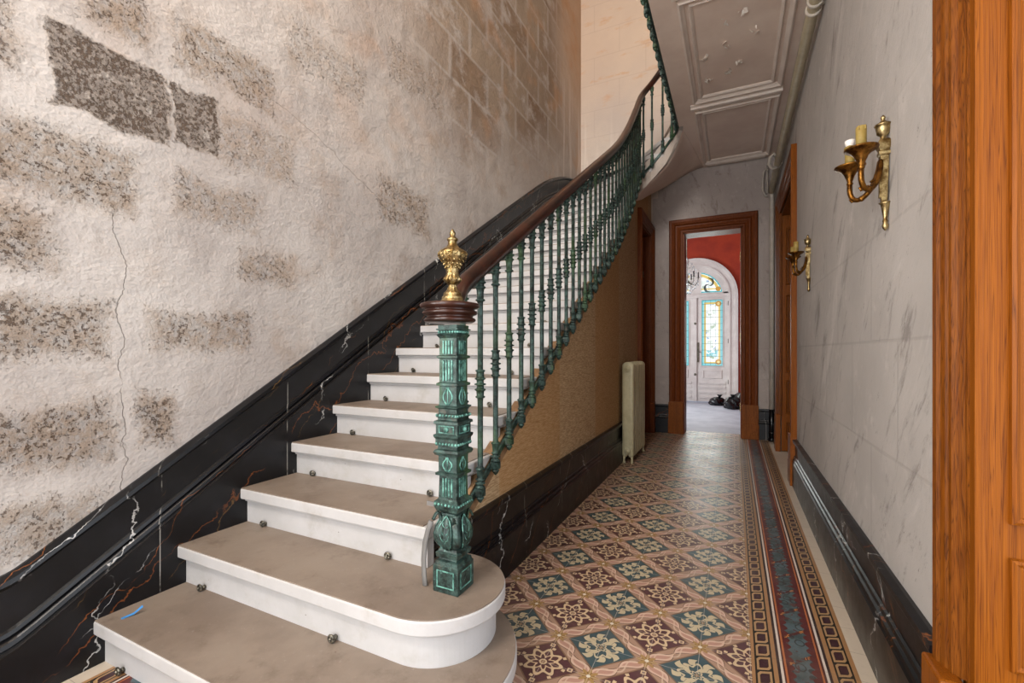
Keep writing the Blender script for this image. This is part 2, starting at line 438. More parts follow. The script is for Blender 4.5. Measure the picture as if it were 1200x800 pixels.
    bord = M.mix(bord, '#57504a', j2*.6)
    c = M.mix(c, bord, d < .412)
    # wear: dust and rubbed patches
    ww = M.noise(1.4, 6, .65); c = M.mix(c, '#9d8c7c', ww.ss(.45, .75)*.22); c = M.mix(c, '#8a7a6c', M.noise(30, 6, .8).ss(.5, .8)*.25)
    M.color(c); M.rough(M.noise(3, 5, .6)*.25+.28); M.b.inputs['Specular IOR Level'].default_value = .4
    M.bump(M.noise(2.6, 3)*.9+M.noise(40, 3)*.05-jj*.12, .004, .55); return M

def burlap():
    M = Mat('woven straw wall covering', .75, spec=.3); x, y, z = M.pos()
    st = M.noise(110, 4, .7, .1, k=(1, .16, 1.7)); st2 = M.noise(26, 4, .6, 0, k=(1, .12, 1.6))
    c = M.mix('#a3835c', '#d2b690', st.ss(.35, .65)); c = M.mix(c, '#6a4a28', st2.ss(.58, .75)*.45)
    pan = ((y-1.2)/.93).floor().mod(2); c = M.mix(c, '#b5803f', pan*.4)
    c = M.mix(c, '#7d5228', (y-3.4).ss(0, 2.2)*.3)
    M.color(c); M.bump(st*.6, .004, .8); return M
def simple_noise(name, a, b, rough=.6, sc=6, bump=.0, metallic=0., lo=.35, hi=.65, spec=.5):
    M = Mat(name, rough, metallic, spec=spec); M.color(M.mix(a, b, M.noise(sc, 5, .65).ss(lo, hi)))
    if bump: M.bump(M.noise(sc*4, 5, .7), bump, .7)
    return M

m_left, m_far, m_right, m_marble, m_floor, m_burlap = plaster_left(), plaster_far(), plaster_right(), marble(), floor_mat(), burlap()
m_lobby = plaster_right('far wall plaster', '#aca29c', '#bab0aa', '#85786f')
m_riser = stone('pale limestone', '#b1afad', '#bfbdbc', '#a0998f', .5)
m_tread = stone('worn limestone tread', '#887b6e', '#75675b', '#5a4a3e', .6)
m_pine = wood('varnished orange pine', '#7d420a', '#8f5011', '#4d2205', k=(13, 13, .18))
m_pinedk = wood('dark varnished pine moulding', '#6a370b', '#834a14', '#381a05')
m_plinth = wood('light brown plinth wood', '#804618', '#915421', '#4d240b')
m_oak = wood('brown varnished wood', '#6a3414', '#7c411d', '#3c1a08')
m_mahog = simple_noise('polished mahogany', '#1f0c06', '#381a10', .28, 8)
m_green, m_greenhi = patina(), simple_noise('verdigris highlights', '#2a5047', '#73ab9d', .5, 40, 0, .2, .38, .6)
m_greendk = patina('dark green iron', .95)
m_brass = simple_noise('aged gilt brass', '#6e5630', '#cdb988', .36, 45, .001, 1., .35, .7)
m_brassdk = simple_noise('dark antique bronze', '#4a2d14', '#9a6c30', .38, 40, .001, 1.)
m_ceil = simple_noise('taupe painted ceiling', '#e0cbbc', '#ecdacb', .75, 1.6, .0015, spec=.25)
m_mould = simple_noise('taupe painted moulding', '#e0d1c4', '#eaddd1', .6, 4)
m_flake = simple_noise('flaking paint', '#f4ede4', '#e2d6c8', .8, 20)
m_rad = simple_noise('chipped cream enamel', '#b4ad8a', '#c4be9c', .4, 9, .0015)
m_pipe = simple_noise('cream painted pipe', '#a59a80', '#b3a88d', .45, 9)
m_pipelt = simple_noise('pale grey painted pipe', '#b8b0a4', '#c8c0b4', .5, 9)
m_black = Mat('black void paint', .5, col='#0c0b0a')
m_blackpl = Mat('black polythene', .25, col='#0b0c0f')
m_iron = simple_noise('tarnished steel eyelet', '#3a3833', '#8c8778', .35, 60, 0, .8)
m_white = simple_noise('old white gloss paint', '#cfc6c0', '#dcd5cf', .5, 4)
m_redw = simple_noise('terracotta red wall', '#8e2408', '#a8330c', .7, 1.5)
m_upper = simple_noise('pale upper wall plaster', '#cdbba6', '#d8c8b5', .9, 1.2)
m_carpet = simple_noise('pale blue grey floor covering', '#9a9ca8', '#aeb0ba', .6, 3, .002)
m_candle = simple_noise('mustard candle sleeve', '#8c7434', '#a08a48', .6, 30)
m_socket = Mat('white porcelain', .3, col='#eeeae4')
m_blue = Mat('blue masking tape', .6, col='#3f86c4')
m_grey = Mat('dusty grey strip', .6, col='#6f6d6a')
m_string = simple_noise('off-white painted string', '#a59a90', '#b8ada2', .7, 5)
m_bandbr = simple_noise('brown string band', '#6e5238', '#8d6e4c', .7, 12)
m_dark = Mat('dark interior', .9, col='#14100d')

def emissive(name, col, st):
    m = bpy.data.materials.new(name); m.use_nodes = True; b = m.node_tree.nodes['Principled BSDF']
    b.inputs['Emission Color'].default_value = lin(col); b.inputs['Emission Strength'].default_value = st
    b.inputs['Base Color'].default_value = lin(col); return m

# ------------------------------------------------------------------ room shell
H2 = 7.6; YB = -2.2
def mp_id(a, b, c): return (a, b, c)
S(MB().box(XL-.3, XR+.9, YB, YF+.30, -.2, 0).build('floor', m_floor))
S(MB().box(XL-.3, XL, YB, YF+.3, -.2, H2).build('wall_left', m_left))
# far wall with its doorway: opening x -.666 .. .105, z 0 .. 2.94; stair hall part carries other plaster
DX0, DX1, DZ = -.668, .105, 2.94
w = MB(); w.box(XL, XU+.02, YF, YF+.3, 0, 3.5)
w.box(XL-.3, XR+.9, YF, YF+.3, ZC+.02, H2)
w.box(XL, XU+.1, YF, YF+.3, 3.5, ZC+.02)
S(w.build('wall_far', m_far))
w = MB(); w.box(XU+.02, DX0, YF, YF+.28, 0, 3.5); w.box(DX1, XR+.9, YF, YF+.28, 0, 3.5); w.box(DX0, DX1, YF, YF+.28, DZ, 3.5); w.box(XU+.1, XR+.9, YF, YF+.28, 3.5, ZC+.02)
S(w.build('wall_far_corridor', m_lobby))
# right wall with two doorways
RD1 = (-.35, 1.45, 2.9)      # near doorway
RD2 = (4.93, 6.30, 2.86)     # far doorway
w = MB(); T = .5
w.box(XR, XR+T, YB, RD1[0], 0, H2); w.box(XR, XR+T, RD1[0], RD1[1]+.062, RD1[2], H2); w.box(XR, XR+T, RD1[1]+.062, RD2[0], 0, H2)
w.box(XR, XR+T, RD2[0], RD2[1]+.052, RD2[2], H2); w.box(XR, XR+T, RD2[1]+.052, YF+.28, 0, H2)
S(w.build('wall_right', m_right))
# back wall with a tall glazed opening and an upper window
w = MB()
for x0, x1, z0, z1 in ((XL, -1.95, 0, H2), (.25, XR, 0, H2), (-1.95, .25, 2.9, 4.4), (-1.95, .25, 7.0, H2)): w.box(x0, x1, YB-.3, YB, z0, z1)
S(w.build('wall_back', m_upper))
S(MB().box(XL-.3, XR+.9, YB-.3, YF+.3, H2, H2+.2).build('ceiling_stairwell', m_upper))

# wall under the stairs
def zunder(s):
    if s < 5.0: return zn(s)-.20
    z_ = zn(s)-.20-.17*min(1, (s-5.0)/.6); f = max(0, min(1, (s-6.08)/.30)); f = f*f*(3-2*f)
    return z_*(1-f)+ZC*f
def soff_z(s): return min(ZC, zunder(s))
poly = [(1.46, 0)]
ys = [1.46+.1*k for k in range(0, 43)]
top = []
for yy in ys:
    if yy > 5.64: break
    top.append((yy, zunder(yy)))
top += [(5.64, zunder(5.64)), (6.2, 3.46), (YF, 3.60)]
prof = [(1.46, 0), (1.46, .15)] + top + [(YF, 0)]
prof = [(1.46, 0)] + [p for p in top if p[1] > .1] + [(YF, 0)]
w = MB()
LD = (6.12, 6.93, 2.93)      # doorway under the stairs
below = [(yy, zz) for yy, zz in top if yy < LD[0]]
def ztop(yq): return interp(top, yq)
def panel(pl): w.prism(pl, XU-.10, XU, lambda a, b, c: (c, a, b))
panel([(1.46, 0)]+[p for p in below if p[1] > .1]+[(LD[0], ztop(LD[0])), (LD[0], 0)])
panel([(LD[0], LD[2]), (LD[0], ztop(LD[0])), (LD[1], ztop(LD[1])), (LD[1], LD[2])])
panel([(LD[1], 0), (LD[1], ztop(LD[1])), (YF, ztop(YF)), (YF, 0)])
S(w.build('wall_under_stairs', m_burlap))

# ---- marble bases
def base_prof(h=.42):  # (protrusion, z)
    return [(0, h), (.012, h), (.034, h-.006), (.036, h-.022), (.030, h-.034), (.014, h-.040), (.014, .275), (.022, .270), (.026, .258), (.020, .250), (.030, .243), (.034, .232), (.028, .222), (.036, .214), (.036, 0), (0, 0)]
def base_run(name, p0, p1, nrm, h=.42, e=0.):
    """straight base between two plan points; nrm = direction it protrudes"""
    w = MB(); pr = base_prof(h); vs = []
    for p in (p0, p1): vs += [(p[0]+nrm[0]*d, p[1]+nrm[1]*d, z) for d, z in pr]
    n = len(pr)
    w.add(vs, [(i, (i+1) % n, n+(i+1) % n, n+i) for i in range(n)]+[tuple(range(n)), tuple(range(n, 2*n))])
    return S(w.build(name, m_marble))
base_run('baseboard_right', (XR, 1.58), (XR, 4.74), (-1, 0))
base_run('baseboard_right', (XR, 6.51), (XR, YF), (-1, 0))
base_run('baseboard_far', (XU, YF), (DX0-.205, YF), (0, -1))
base_run('baseboard_far', (DX1+.195, YF), (XR, YF), (0, -1))
base_run('baseboard_under_stairs', (XU, 1.50), (XU, 5.93), (1, 0), .43)

# stair-side marble string on the left wall and round the far corner
def ltop(s):
    tab = [(-3, .44), (.62, .44), (4.5, .44+.617*3.88), (5.5, 3.44), (6.0, 3.66), (6.4, 3.80), (7.06, 3.93), (7.06+.62, 4.03), (7.06+1.0, 4.16), (7.06+1.6, 4.36)]
    f = lambda q: interp(tab, q)
    k = .04 if s < 1 else .22
    return sum(f(s+k*i/3) for i in range(-3, 4))/7
def lstring():
    bt = -1.2
    pr = [(.0, 0), (.012, 0), (.040, -.012), (.044, -.028), (.034, -.042), (.018, -.05), (.018, -.185), (.028, -.192), (.032, -.205), (.020, -.214), (.034, -.226), (.038, -.240), (.026, -.252), (.034, -.262), (.030, -.268), (.030, -.275), (.030, -1.2)]
    ss = [-2.2+.2*k for k in range(13)]+[.35, .5, .56, .6, .62, .64, .68, .75]+[.85+.1*k for k in range(63)]
    ss = [q for q in ss if q < YF-.05]
    w = MB(); rows = []
    def row(s, corner=False):
        t = ltop(s); r = []
        for d, dz in pr:
            if s <= YF and not corner: p = (XL+d, s)
            elif corner: p = (XL+d, YF-d)
            else: p = (XL+s-YF, YF-d)
            r.append((p[0], p[1], max(t+(dz if dz > -1 or s < YF+.3 else -.34), 0)))
        return r
    for s in ss: rows.append(row(s))
    rows.append(row(YF, True))
    for k in range(1, 17): rows.append(row(YF+.1*k))
    n = len(pr); vs = [p for r in rows for p in r]
    w.add(vs, [(i*n+k, i*n+k+1, (i+1)*n+k+1, (i+1)*n+k) for i in range(len(rows)-1) for k in range(n-1)])
    return S(w.build('baseboard_left', m_marble, recalc=True))
lstring()

# ------------------------------------------------------------------ staircase
stair = thing('staircase', 'curving limestone staircase with rounded lowest steps beside the rough left wall', 'staircase', (-1.6, .85, 0))
stair_inv = Matrix.Translation((1.6, -.85, 0))
def in_stair(o):
    o.parent = stair; o.matrix_parent_inverse = stair_inv; return o
EY = None
def arcpts(cx, cy, r, a0, a1, n=40): return [(cx+r*math.cos(a0+(a1-a0)*k/n), cy+r*math.sin(a0+(a1-a0)*k/n)) for k in range(n+1)]
def step_poly(n, inset, back):
    """plan outline of step n: nose moved back by inset, far edge = next nosing + back"""
    e = XI-(.0 if inset == 0 else .02)
    if n in (1, 2):
        cy, r, cx = ((1.25, .405, -1.045), (1.385, .25, -.985))[n-1]
        r2 = r-inset*1.0
        front = cy-r2
        return [(XL+.012, front), (cx, front)]+arcpts(cx, cy, r2, -PI/2, PI/2)[1:]+[(-1.3, cy+r2), (-1.3, nose_y(n+1)+back), (XL+.012, nose_y(n+1)+back)]
    so0, so1, si0, si1 = YO[n]+inset, YO[n+1]+back, SI[n]+inset*(1 if n < 14 else .7), SI[n+1]+back*(1 if n < 14 else .6)
    pts = [outer(so0)]
    off = 0 if inset == 0 else -.02
    k = 6 if si1 > CYY else 1
    pts += [inner(si0+(si1-si0)*i/k, off) for i in range(k+1)]
    pts += [outer(so1)]
    if so0 < YF < so1: pts += [(XL+.012, YF-.012)]
    return pts
TH = .055
def riser_poly(n):
    if n in (1, 2): return step_poly(n, .035, .06)
    so0, so1, si0, si1 = YO[n]+.035, YO[n]+.10, SI[n]+.03, SI[n]+.075
    pts = [outer(so0)]+[inner(si0+(si1-si0)*i/3, -.02) for i in range(4)]+[outer(so1)]
    if so0 < YF-.012 < so1: pts += [(XL+.012, YF-.012)]
    return pts
eye = None
def make_eyelet():
    w = MB(); pts = [(.0, .0, .018)]
    w.tube([(.0, .0, .012), (.0, -.012, .012)], .009, 8, up=(1, 0, 0))
    ring = [(.012*math.cos(a), -.022, .016+.012*math.sin(a)) for a in [2*PI*k/12 for k in range(13)]]
    w.tube(ring, .0045, 6, up=(0, 1, 0)); w.sphere((0, -.026, .016), .006)
    return w
for n in range(1, 23):
    z1 = n*R_
    t = in_stair(MB().prism(step_poly(n, 0, .04), z1-TH, z1-.004).build('step', m_riser, bevel=.006))
    # worn walking surface as a slightly inset face of darker stone
    top_ = MB().prism(step_poly(n, .004, .04), z1-.005, z1).build('tread', m_tread); top_.parent = t; top_.matrix_parent_inverse = Matrix.Translation((1.6, -.85, 0)) @ Matrix.Translation((0, 0, 0))
    top_.matrix_parent_inverse = Matrix.Identity(4)
    rz_ = MB().prism(riser_poly(n), z1-R_-.002, z1-TH).build('riser', m_riser, bevel=.003); rz_.parent = t
    fil = MB().prism(step_poly(n, .024, .02), z1-TH-.016, z1-TH).build('moulding', m_riser, bevel=.004); fil.parent = t
    # stair rod eyelets at the foot of the riser
    if n <= 19:
        fo, fi = Vector(outer(YO[n]+.037)), Vector(inner(SI[n]+.037, -.02))
        dr = (fi-fo).normalized(); ang = math.atan2(dr.y, dr.x)
        for f in (.16, fi and (fi-fo).length-.19):
            q = fo+dr*f
            if eye is None: eye = make_eyelet().build('eyelet', m_iron); e = eye
            else: e = eye.copy(); C.objects.link(e)
            e.location = (q.x, q.y, z1-R_+.001); e.rotation_euler = (0, 0, ang); e.parent = t
for o in stair.children:
    pass
# outer string: band that closes the open side, from just under the nosings down to the soffit
w = MB(); ss = [1.62+.1*k for k in range(0, 40)]; ss = [q for q in ss if q < 5.55]+[5.55+.06*k for k in range(0, 16)]
ss = [q for q in ss if q < SEND]+[SEND]
def zs_top(s): return min(zn_raw(s), ZL)-.185 if s < 5.4 else min(zn_raw(s)-.06-.125*max(0, (5.7-s)/.3), ZL)
rows = []
for s in ss:
    a, b = inner(s, -.002), inner(s, -.045)
    zt = zs_top(s); zb = min(zunder(s)-.0, ZC)
    if s > SI[20]: zt = max(zt, zb+.05)
    zb = min(zb, zt-.03)
    rows += [(a[0], a[1], zt), (a[0], a[1], zb), (b[0], b[1], zb), (b[0], b[1], zt)]
m = len(ss); w.add(rows, [(i*4+k, i*4+(k+1) % 4, (i+1)*4+(k+1) % 4, (i+1)*4+k) for i in range(m-1) for k in range(4)]+[(0, 1, 2, 3), tuple((m-1)*4+k for k in range(4))])
in_stair(w.build('string', m_string))
w = MB(); rows = []; ss = [1.56+.1*k for k in range(0, 41)]
for s in ss:
    a, b = inner(s, .001), inner(s, -.055); rows += [(a[0], a[1], zn(s)-.15), (a[0], a[1], zn(s)-.262), (b[0], b[1], zn(s)-.262), (b[0], b[1], zn(s)-.15)]
m = len(ss); w.add(rows, [(i*4+k, i*4+(k+1) % 4, (i+1)*4+(k+1) % 4, (i+1)*4+k) for i in range(m-1) for k in range(4)]+[(0, 1, 2, 3), tuple((m-1)*4+k for k in range(4))])
in_stair(w.build('string_band', m_bandbr))  # brown band along the string, over the lower step ends
# curved soffit under the winders
w = MB(); NN = 24; top_pts, bot = [], []
for i in range(NN+1):
    f = i/NN; s = 5.60+(SEND-5.60)*f; p = inner(s, -.03); zi = min(zunder(s), ZC)
    g = f; xo = XU-.02+(-.385-XU+.02)*g; e = g*g*(3-2*g); zo = 3.60+(ZC-3.60)*e
    for j in range(9):
        h = j/8; q = (p[0]+(xo-p[0])*h, p[1]+(YF-p[1])*h, zi+(zo-zi)*(h*.75+.25*h*h))
        top_pts.append(q)
w.add(top_pts, [(i*9+j, i*9+j+1, (i+1)*9+j+1, (i+1)*9+j) for i in range(NN) for j in range(8)], True)
so = w.build('soffit', m_ceil); sm = so.modifiers.new('s', 'SOLIDIFY'); sm.thickness = .03; sm.offset = 1
in_stair(so)

# landing slab
lp = [(CX+CR, YB), (XR, YB), (XR, YF), (outer(YO[23])[0], YF)]+[inner(SI[23]+.0)]+[inner(SI[23]+(SEND-SI[23])*k/6) for k in range(1, 7)]
S(MB().prism(lp, ZC+.05, ZL).build('floor_landing', m_tread))
cp = [(CX+CR, YB), (XR, YB), (XR, YF), (-.385, YF)]+[(CX+CR, SEND*0+CYY)]
S(MB().prism(cp, ZC, ZC+.05).build('ceiling', m_ceil))
# ceiling mouldings
def mouldframe(y0, y1, nm):
    w = MB()
    f = lambda a, b, c: (a, b, ZC-c)
    w.frame(-.345, .385, y0, y1, [(0, 0), (0, .012), (.014, .02), (.028, .034), (.034, .034), (.036, .02), (.046, .018), (.05, 0)], f)
    w.frame(-.285, .325, y0+.06, y1-.06, [(0, 0), (0, .006), (.012, .016), (.022, .020), (.026, .012), (.030, .010), (.03, 0)], f)
    return S(w.build(nm, m_mould))
mouldframe(5.40, 6.86, 'trim_ceiling_panel'); mouldframe(3.66, 5.13, 'trim_ceiling_panel'); mouldframe(1.9, 3.42, 'trim_ceiling_panel')
for yy in (5.265, 3.54):
    w = MB(); pr = [(-.045, 0), (-.045, .012), (-.028, .022), (-.02, .04), (.02, .04), (.028, .022), (.045, .012), (.045, 0)]
    w.add([(x_, yy+a, ZC-b) for x_ in (-.42, .44) for a, b in pr], [(i, i+1, 9+i, 8+i) for i in range(7)]+[tuple(range(8)), tuple(range(8, 16))])
    S(w.build('trim_ceiling_rib', m_mould))
w = MB()
w.box(-.345, .385, 6.93, 6.99, ZC-.03, ZC); S(w.build('trim_ceiling_end', m_mould, bevel=.008))
# flaking paint on the ceiling panel
w = MB()
for (fx, fy, n_) in ((-.235, 4.42, 5), (-.215, 4.78, 7), (-.04, 4.72, 5), (.05, 4.62, 4), (-.06, 4.30, 4), (.06, 3.98, 3), (-.07, 4.02, 3), (.15, 4.2, 3)):
    for k in range(n_):
        a = random.uniform(0, 2*PI); px, py = fx+random.uniform(-.03, .03), fy+random.uniform(-.05, .05); q = random.uniform(.010, .03)
        vs = [(px+q*math.cos(a+j*1.4)*random.uniform(.6, 1.2), py+q*math.sin(a+j*1.4)*random.uniform(.6, 1.2), ZC-(.0 if j < 2 else random.uniform(.010, .034))) for j in range(4)]
        w.add(vs+[(v[0], v[1], v[2]+.0015) for v in vs], [(0, 1, 2, 3), (7, 6, 5, 4), (0, 1, 5, 4), (1, 2, 6, 5), (2, 3, 7, 6), (3, 0, 4, 7)])
S(w.build('trim_ceiling_flakes', m_flake))

# ------------------------------------------------------------------ balustrade
rail = thing('stair_balustrade', 'green cast-iron balustrade with mahogany handrail, square newel and brass finial, on the stairs', 'balustrade', (-.92, 1.37, .35))
rinv = Matrix.Translation((.92, -1.37, -.35))
def in_rail(o): o.parent = rail; o.matrix_parent_inverse = rinv; return o
OFF = .035
def ring_prof(spec):
    out = []
    for z, r in spec: out.append((z, r))
    return out
def baluster_mb():
    w = MB(); r = .0125
    # pendant tip and lower cup
    w.lathe([(0, .002), (.006, .009), (.014, .013), (.020, .018), (.024, .018), (.026, .013), (.030, .013)], seg=12)
    w.box(-.0175, .0175, -.0175, .0175, .030, .064)
    w.box(-.012, .012, -.021, .021, .036, .058); w.box(-.021, .021, -.012, .012, .036, .058)
    w.box(-.035, -.012, -.010, .010, .038, .056)           # bracket to the string
    w.lathe([(.064, .013), (.068, .022), (.073, .022), (.076, .015), (.084, .015), (.087, .023), (.091, .023), (.094, .015), (.101, .014), (.104, .021), (.108, .021), (.111, .014), (.118, .0145), (.148, .018), (.151, .022), (.156, .022), (.160, .014), (.166, r), (.455, r),
             (.470, .014), (.474, .022), (.479, .022), (.482, .016), (.502, .018), (.507, .025), (.512, .025), (.515, .017), (.528, .016), (.531, .026), (.536, .026), (.539, .016), (.553, .017), (.556, .025), (.561, .025), (.564, .018), (.588, .017), (.592, .022), (.597, .022), (.600, r),
             (.895, r), (.905, .014), (.909, .022), (.914, .022), (.918, .015), (.945, .016), (.962, .018), (.966, .025), (.971, .025), (.975, .018), (.985, .018), (.989, .026), (.994, .026), (.998, .018), (1.012, .020), (1.030, .018)], seg=12)
    return w
bal = None
def put_bal(s):
    global bal
    x_, y_ = inner(s, OFF); zt = zn(s)-.220
    if bal is None: bal = baluster_mb().build('baluster', m_green); b = bal
    else: b = bal.copy(); C.objects.link(b)
    a = inner(s, 0); ang = math.atan2(y_-a[1], x_-a[0])
    b.location = (x_, y_, zt); b.rotation_euler = (0, 0, ang)
    in_rail(b); return b
s = 1.62; nb = 0
while s < SEND+2.9 and nb < 96:
    put_bal(s); nb += 1
    s += .1455 if (s < 4.3 or s > SEND) else (.125 if s < CYY else .15)
# flat bar behind the blocks
path = []
s = 1.60
while s < SEND+3.0:
    p = inner(s, .012); path.append((p[0], p[1], zn(s)-.220+.047)); s += .06
in_rail(MB().sweep(path, [(-.006, -.014), (.006, -.014), (.006, .014), (-.006, .014)], smooth=False).build('rail_bar', m_greendk))
# handrail
path = [(-.945, 1.425, 1.372), (-.955, 1.46, 1.388), (-.985, 1.52, 1.418), (-1.012, 1.58, 1.455)]
s = 1.66
while s < SEND+3.0:
    p = inner(s, OFF); path.append((p[0], p[1], zn(s)-.220+1.052)); s += .06
sec = [(-.020, -.030), (.020, -.030), (.024, -.018), (.031, -.006), (.033, .010), (.027, .026), (.012, .035), (-.012, .035), (-.027, .026), (-.033, .010), (-.031, -.006), (-.024, -.018)]
in_rail(MB().sweep(path, sec).build('handrail', m_mahog))
path2 = [(p[0], p[1], p[2]-.034) for p in path[3:]]
in_rail(MB().sweep(path2, [(-.017, -.004), (.017, -.004), (.017, .005), (-.017, .005)], smooth=False).build('core_rail', m_greendk))

# newel post
NX, NY, NZ = -.908, 1.372, .35
RM = [(0, 0), (.13, .122), (.16, .152), (.31, .285), (.338, .325), (.458, .412), (.535, .480), (.552, .494), (.584, .524), (.596, .548), (.682, .604), (.704, .624), (.758, .656), (.848, .730), (.948, .828), (1.05, .915), (1.12, .945)]
def rm(z_): return interp(RM, z_)
np_ = in_rail(MB().square([(rm(a_), b_) for a_, b_ in [(0, .050), (.006, .052), (.100, .052), (.104, .048), (.116, .046), (.120, .036), (.128, .034), (.130, .044), (.146, .046), (.150, .040), (.160, .034), (.164, .028), (.30, .028), (.31, .044), (.322, .050), (.334, .050), (.338, .042), (.345, .038),
    (.455, .036), (.458, .046), (.468, .047), (.472, .038), (.535, .038), (.540, .048), (.552, .052), (.560, .048), (.564, .040), (.574, .040), (.576, .046), (.592, .046), (.596, .051), (.608, .052), (.612, .045), (.664, .045), (.668, .051), (.682, .050), (.686, .040), (.694, .040), (.698, .045), (.712, .044), (.716, .038), (.742, .038), (.75, .046), (.758, .047), (.762, .037),
    (.845, .036), (.848, .044), (.856, .044), (.860, .036), (.945, .036), (.948, .043), (.956, .043), (.960, .036), (1.03, .036), (1.045, .044), (1.05, .038), (1.075, .038), (1.08, .045), (1.088, .045), (1.092, .039), (1.12, .040)]],
    (NX, NY, NZ)).build('newel_post', m_green))
def sub(o, par): o.parent = par; o.matrix_parent_inverse = Matrix.Identity(4); return o
def faces4(fn):
    """run fn(a,b,c)->mapped point for the four sides of the post"""
    for k in range(4):
        ca, sa = math.cos(k*PI/2), math.sin(k*PI/2)
        yield lambda u, d, z_, ca=ca, sa=sa: (NX+u*ca+d*sa, NY+u*sa-d*ca, NZ+rm(z_))
wl = MB()
mats_f = list(faces4(None))
def fbox(W, mpf, u0, u1, z0, z1, d0, d1): W.add([mpf(u, d, z_) for z_ in (z0, z1) for d in (d0, d1) for u in (u0, u1)], [(0, 2, 3, 1), (4, 5, 7, 6), (0, 1, 5, 4), (2, 6, 7, 3), (0, 4, 6, 2), (1, 3, 7, 5)])
for mpf in mats_f:
    for (h, z0, z1, d) in ((.036, .022, .086, .052), (.032, .618, .658, .045)):      # panel frames
        w = MB()
        w.frame(-h+.004, h-.004, z0+.004, z1-.004, [(.004, d-.002), (.004, d+.002), (0, d+.002), (0, d-.002)], lambda u, v, q, mpf=mpf: mpf(u, q, v))
        sub(w.build('panel_frame', m_greenhi), np_)
    w = MB(); w.sphere(mpf(0, .046, .638), .010, 8, 5); sub(w.build('rosette', m_greenhi), np_)
for (z0, z1, d, us) in ((.355, .445, .0365, (-.018, -.006, .006, .018)), (.865, .94, .036, (-.018, -.006, .006, .018)), (.965, 1.02, .036, (-.018, -.006, .006, .018))):
    w = MB()
    for mpf in mats_f:
        for u in us: fbox(w, mpf, u-.0025, u+.0025, z0, z1, d-.001, d+.003)
    sub(w.build('fluting', m_greenhi), np_)
for (z0, z1, d) in ((.475, .532, .038), (.765, .842, .036)):
    w = MB()
    for mpf in mats_f:
        for sg in (-1, 1):
            w.tube([mpf(sg*(.004+.015*math.sin(PI*min(1, t*1.15))), d+.001, z0+(z1-z0)*t) for t in [i/8 for i in range(9)]], .0028, 5, up=(.3, .2, .1))
        w.tube([mpf(0, d+.001, z0), mpf(0, d+.001, z1)], .002, 5, up=(.3, .2, .1))
    sub(w.build('lancet_relief', m_greenhi), np_)
for (z_, d, h) in ((.328, .050, .044), (.584, .047, .04), (.704, .045, .04), (1.062, .040, .034)):
    w = MB()
    for mpf in mats_f:
        for i in range(7): w.sphere(mpf(-h+2*h*i/6, d, z_), .0052, 6, 4)
    sub(w.build('bead_row', m_greenhi), np_)
BULB = [(.158, .034), (.172, .044), (.195, .053), (.220, .055), (.245, .050), (.270, .041), (.288, .036), (.305, .040)]
def bd(z_): return interp(BULB, z_)
for mpf in mats_f:
    # broad pointed leaf laid on the bulb face: raised rim, midrib and side veins
    wl = MB(); N = 12; rows = []
    for i in range(N+1):
        t = i/N; z_ = .160+.135*t; ww = .037*math.sin(PI*min(1, t*.93+.07))**.8*(1-.25*t)
        rows.append([mpf(u*ww, bd(z_)+.0015+(.0045 if abs(u) in (0, 1) else 0), z_) for u in (-1, -.85, -.08, 0, .08, .85, 1)])
    vs = [p for r in rows for p in r]
    wl.add(vs, [(i*7+k, i*7+k+1, (i+1)*7+k+1, (i+1)*7+k) for i in range(N) for k in range(6)], True)
    lo = wl.build('acanthus_leaf', m_green); so_ = lo.modifiers.new('s', 'SOLIDIFY'); so_.thickness = .004; sub(lo, np_)
    wv = MB()
    for sg in (-1, 1):
        wv.tube([mpf(sg*.034*math.sin(PI*min(1, t*.93+.07))**.8*(1-.25*t), bd(.160+.135*t)+.006, .160+.135*t) for t in [k/10 for k in range(11)]], .0022, 5, up=(.3, .2, .1))
        for q in (.25, .45, .65):
            z_ = .16+.135*q; wv.tube([mpf(0, bd(z_)+.005, z_), mpf(sg*.013, bd(z_+.012)+.005, z_+.012), mpf(sg*.022*(1-q*.5), bd(z_+.03)+.004, z_+.030)], .0015, 5, up=(.3, .2, .1))
    wv.tube([mpf(0, bd(z_)+.005, z_) for z_ in (.165, .2, .24, .29)], .002, 5, up=(.3, .2, .1))
    sub(wv.build('leaf_vein', m_greenhi), np_)
    wl = MB()
    def leaf(mp, wd, dmax, zt, z0=.262):
        N = 9; rows = []
        for i in range(N+1):
            t = i/N; a = t*1.25*PI; z_ = z0+.040*math.sin(min(a, PI*.5))-(.016*(1-math.cos(a-PI*.5)) if a > PI*.5 else 0)
            dd = .050+.026*t; ww = wd*(.9-.55*t)
            rows.append([mp(u*ww, dd-abs(u)*.006, z_) for u in (-1, -.5, 0, .5, 1)])
        vs = [p for r in rows for p in r]
        wl.add(vs, [(i*5+k, i*5+k+1, (i+1)*5+k+1, (i+1)*5+k) for i in range(N) for k in range(4)], True)
    rt = math.sqrt(.5)
    def mpc(u, d, z_, mpf=mpf): return mpf(u*rt+d*rt, d*rt-u*rt, z_)
    leaf(mpc, .018, .066, .305)
    lo = wl.build('curled_leaf', m_green); so_ = lo.modifiers.new('s', 'SOLIDIFY'); so_.thickness = .004; sub(lo, np_)
sub(MB().square([(rm(a_), b_) for a_, b_ in BULB], (NX, NY, NZ)).build('bulb', m_green, bevel=.01), np_)
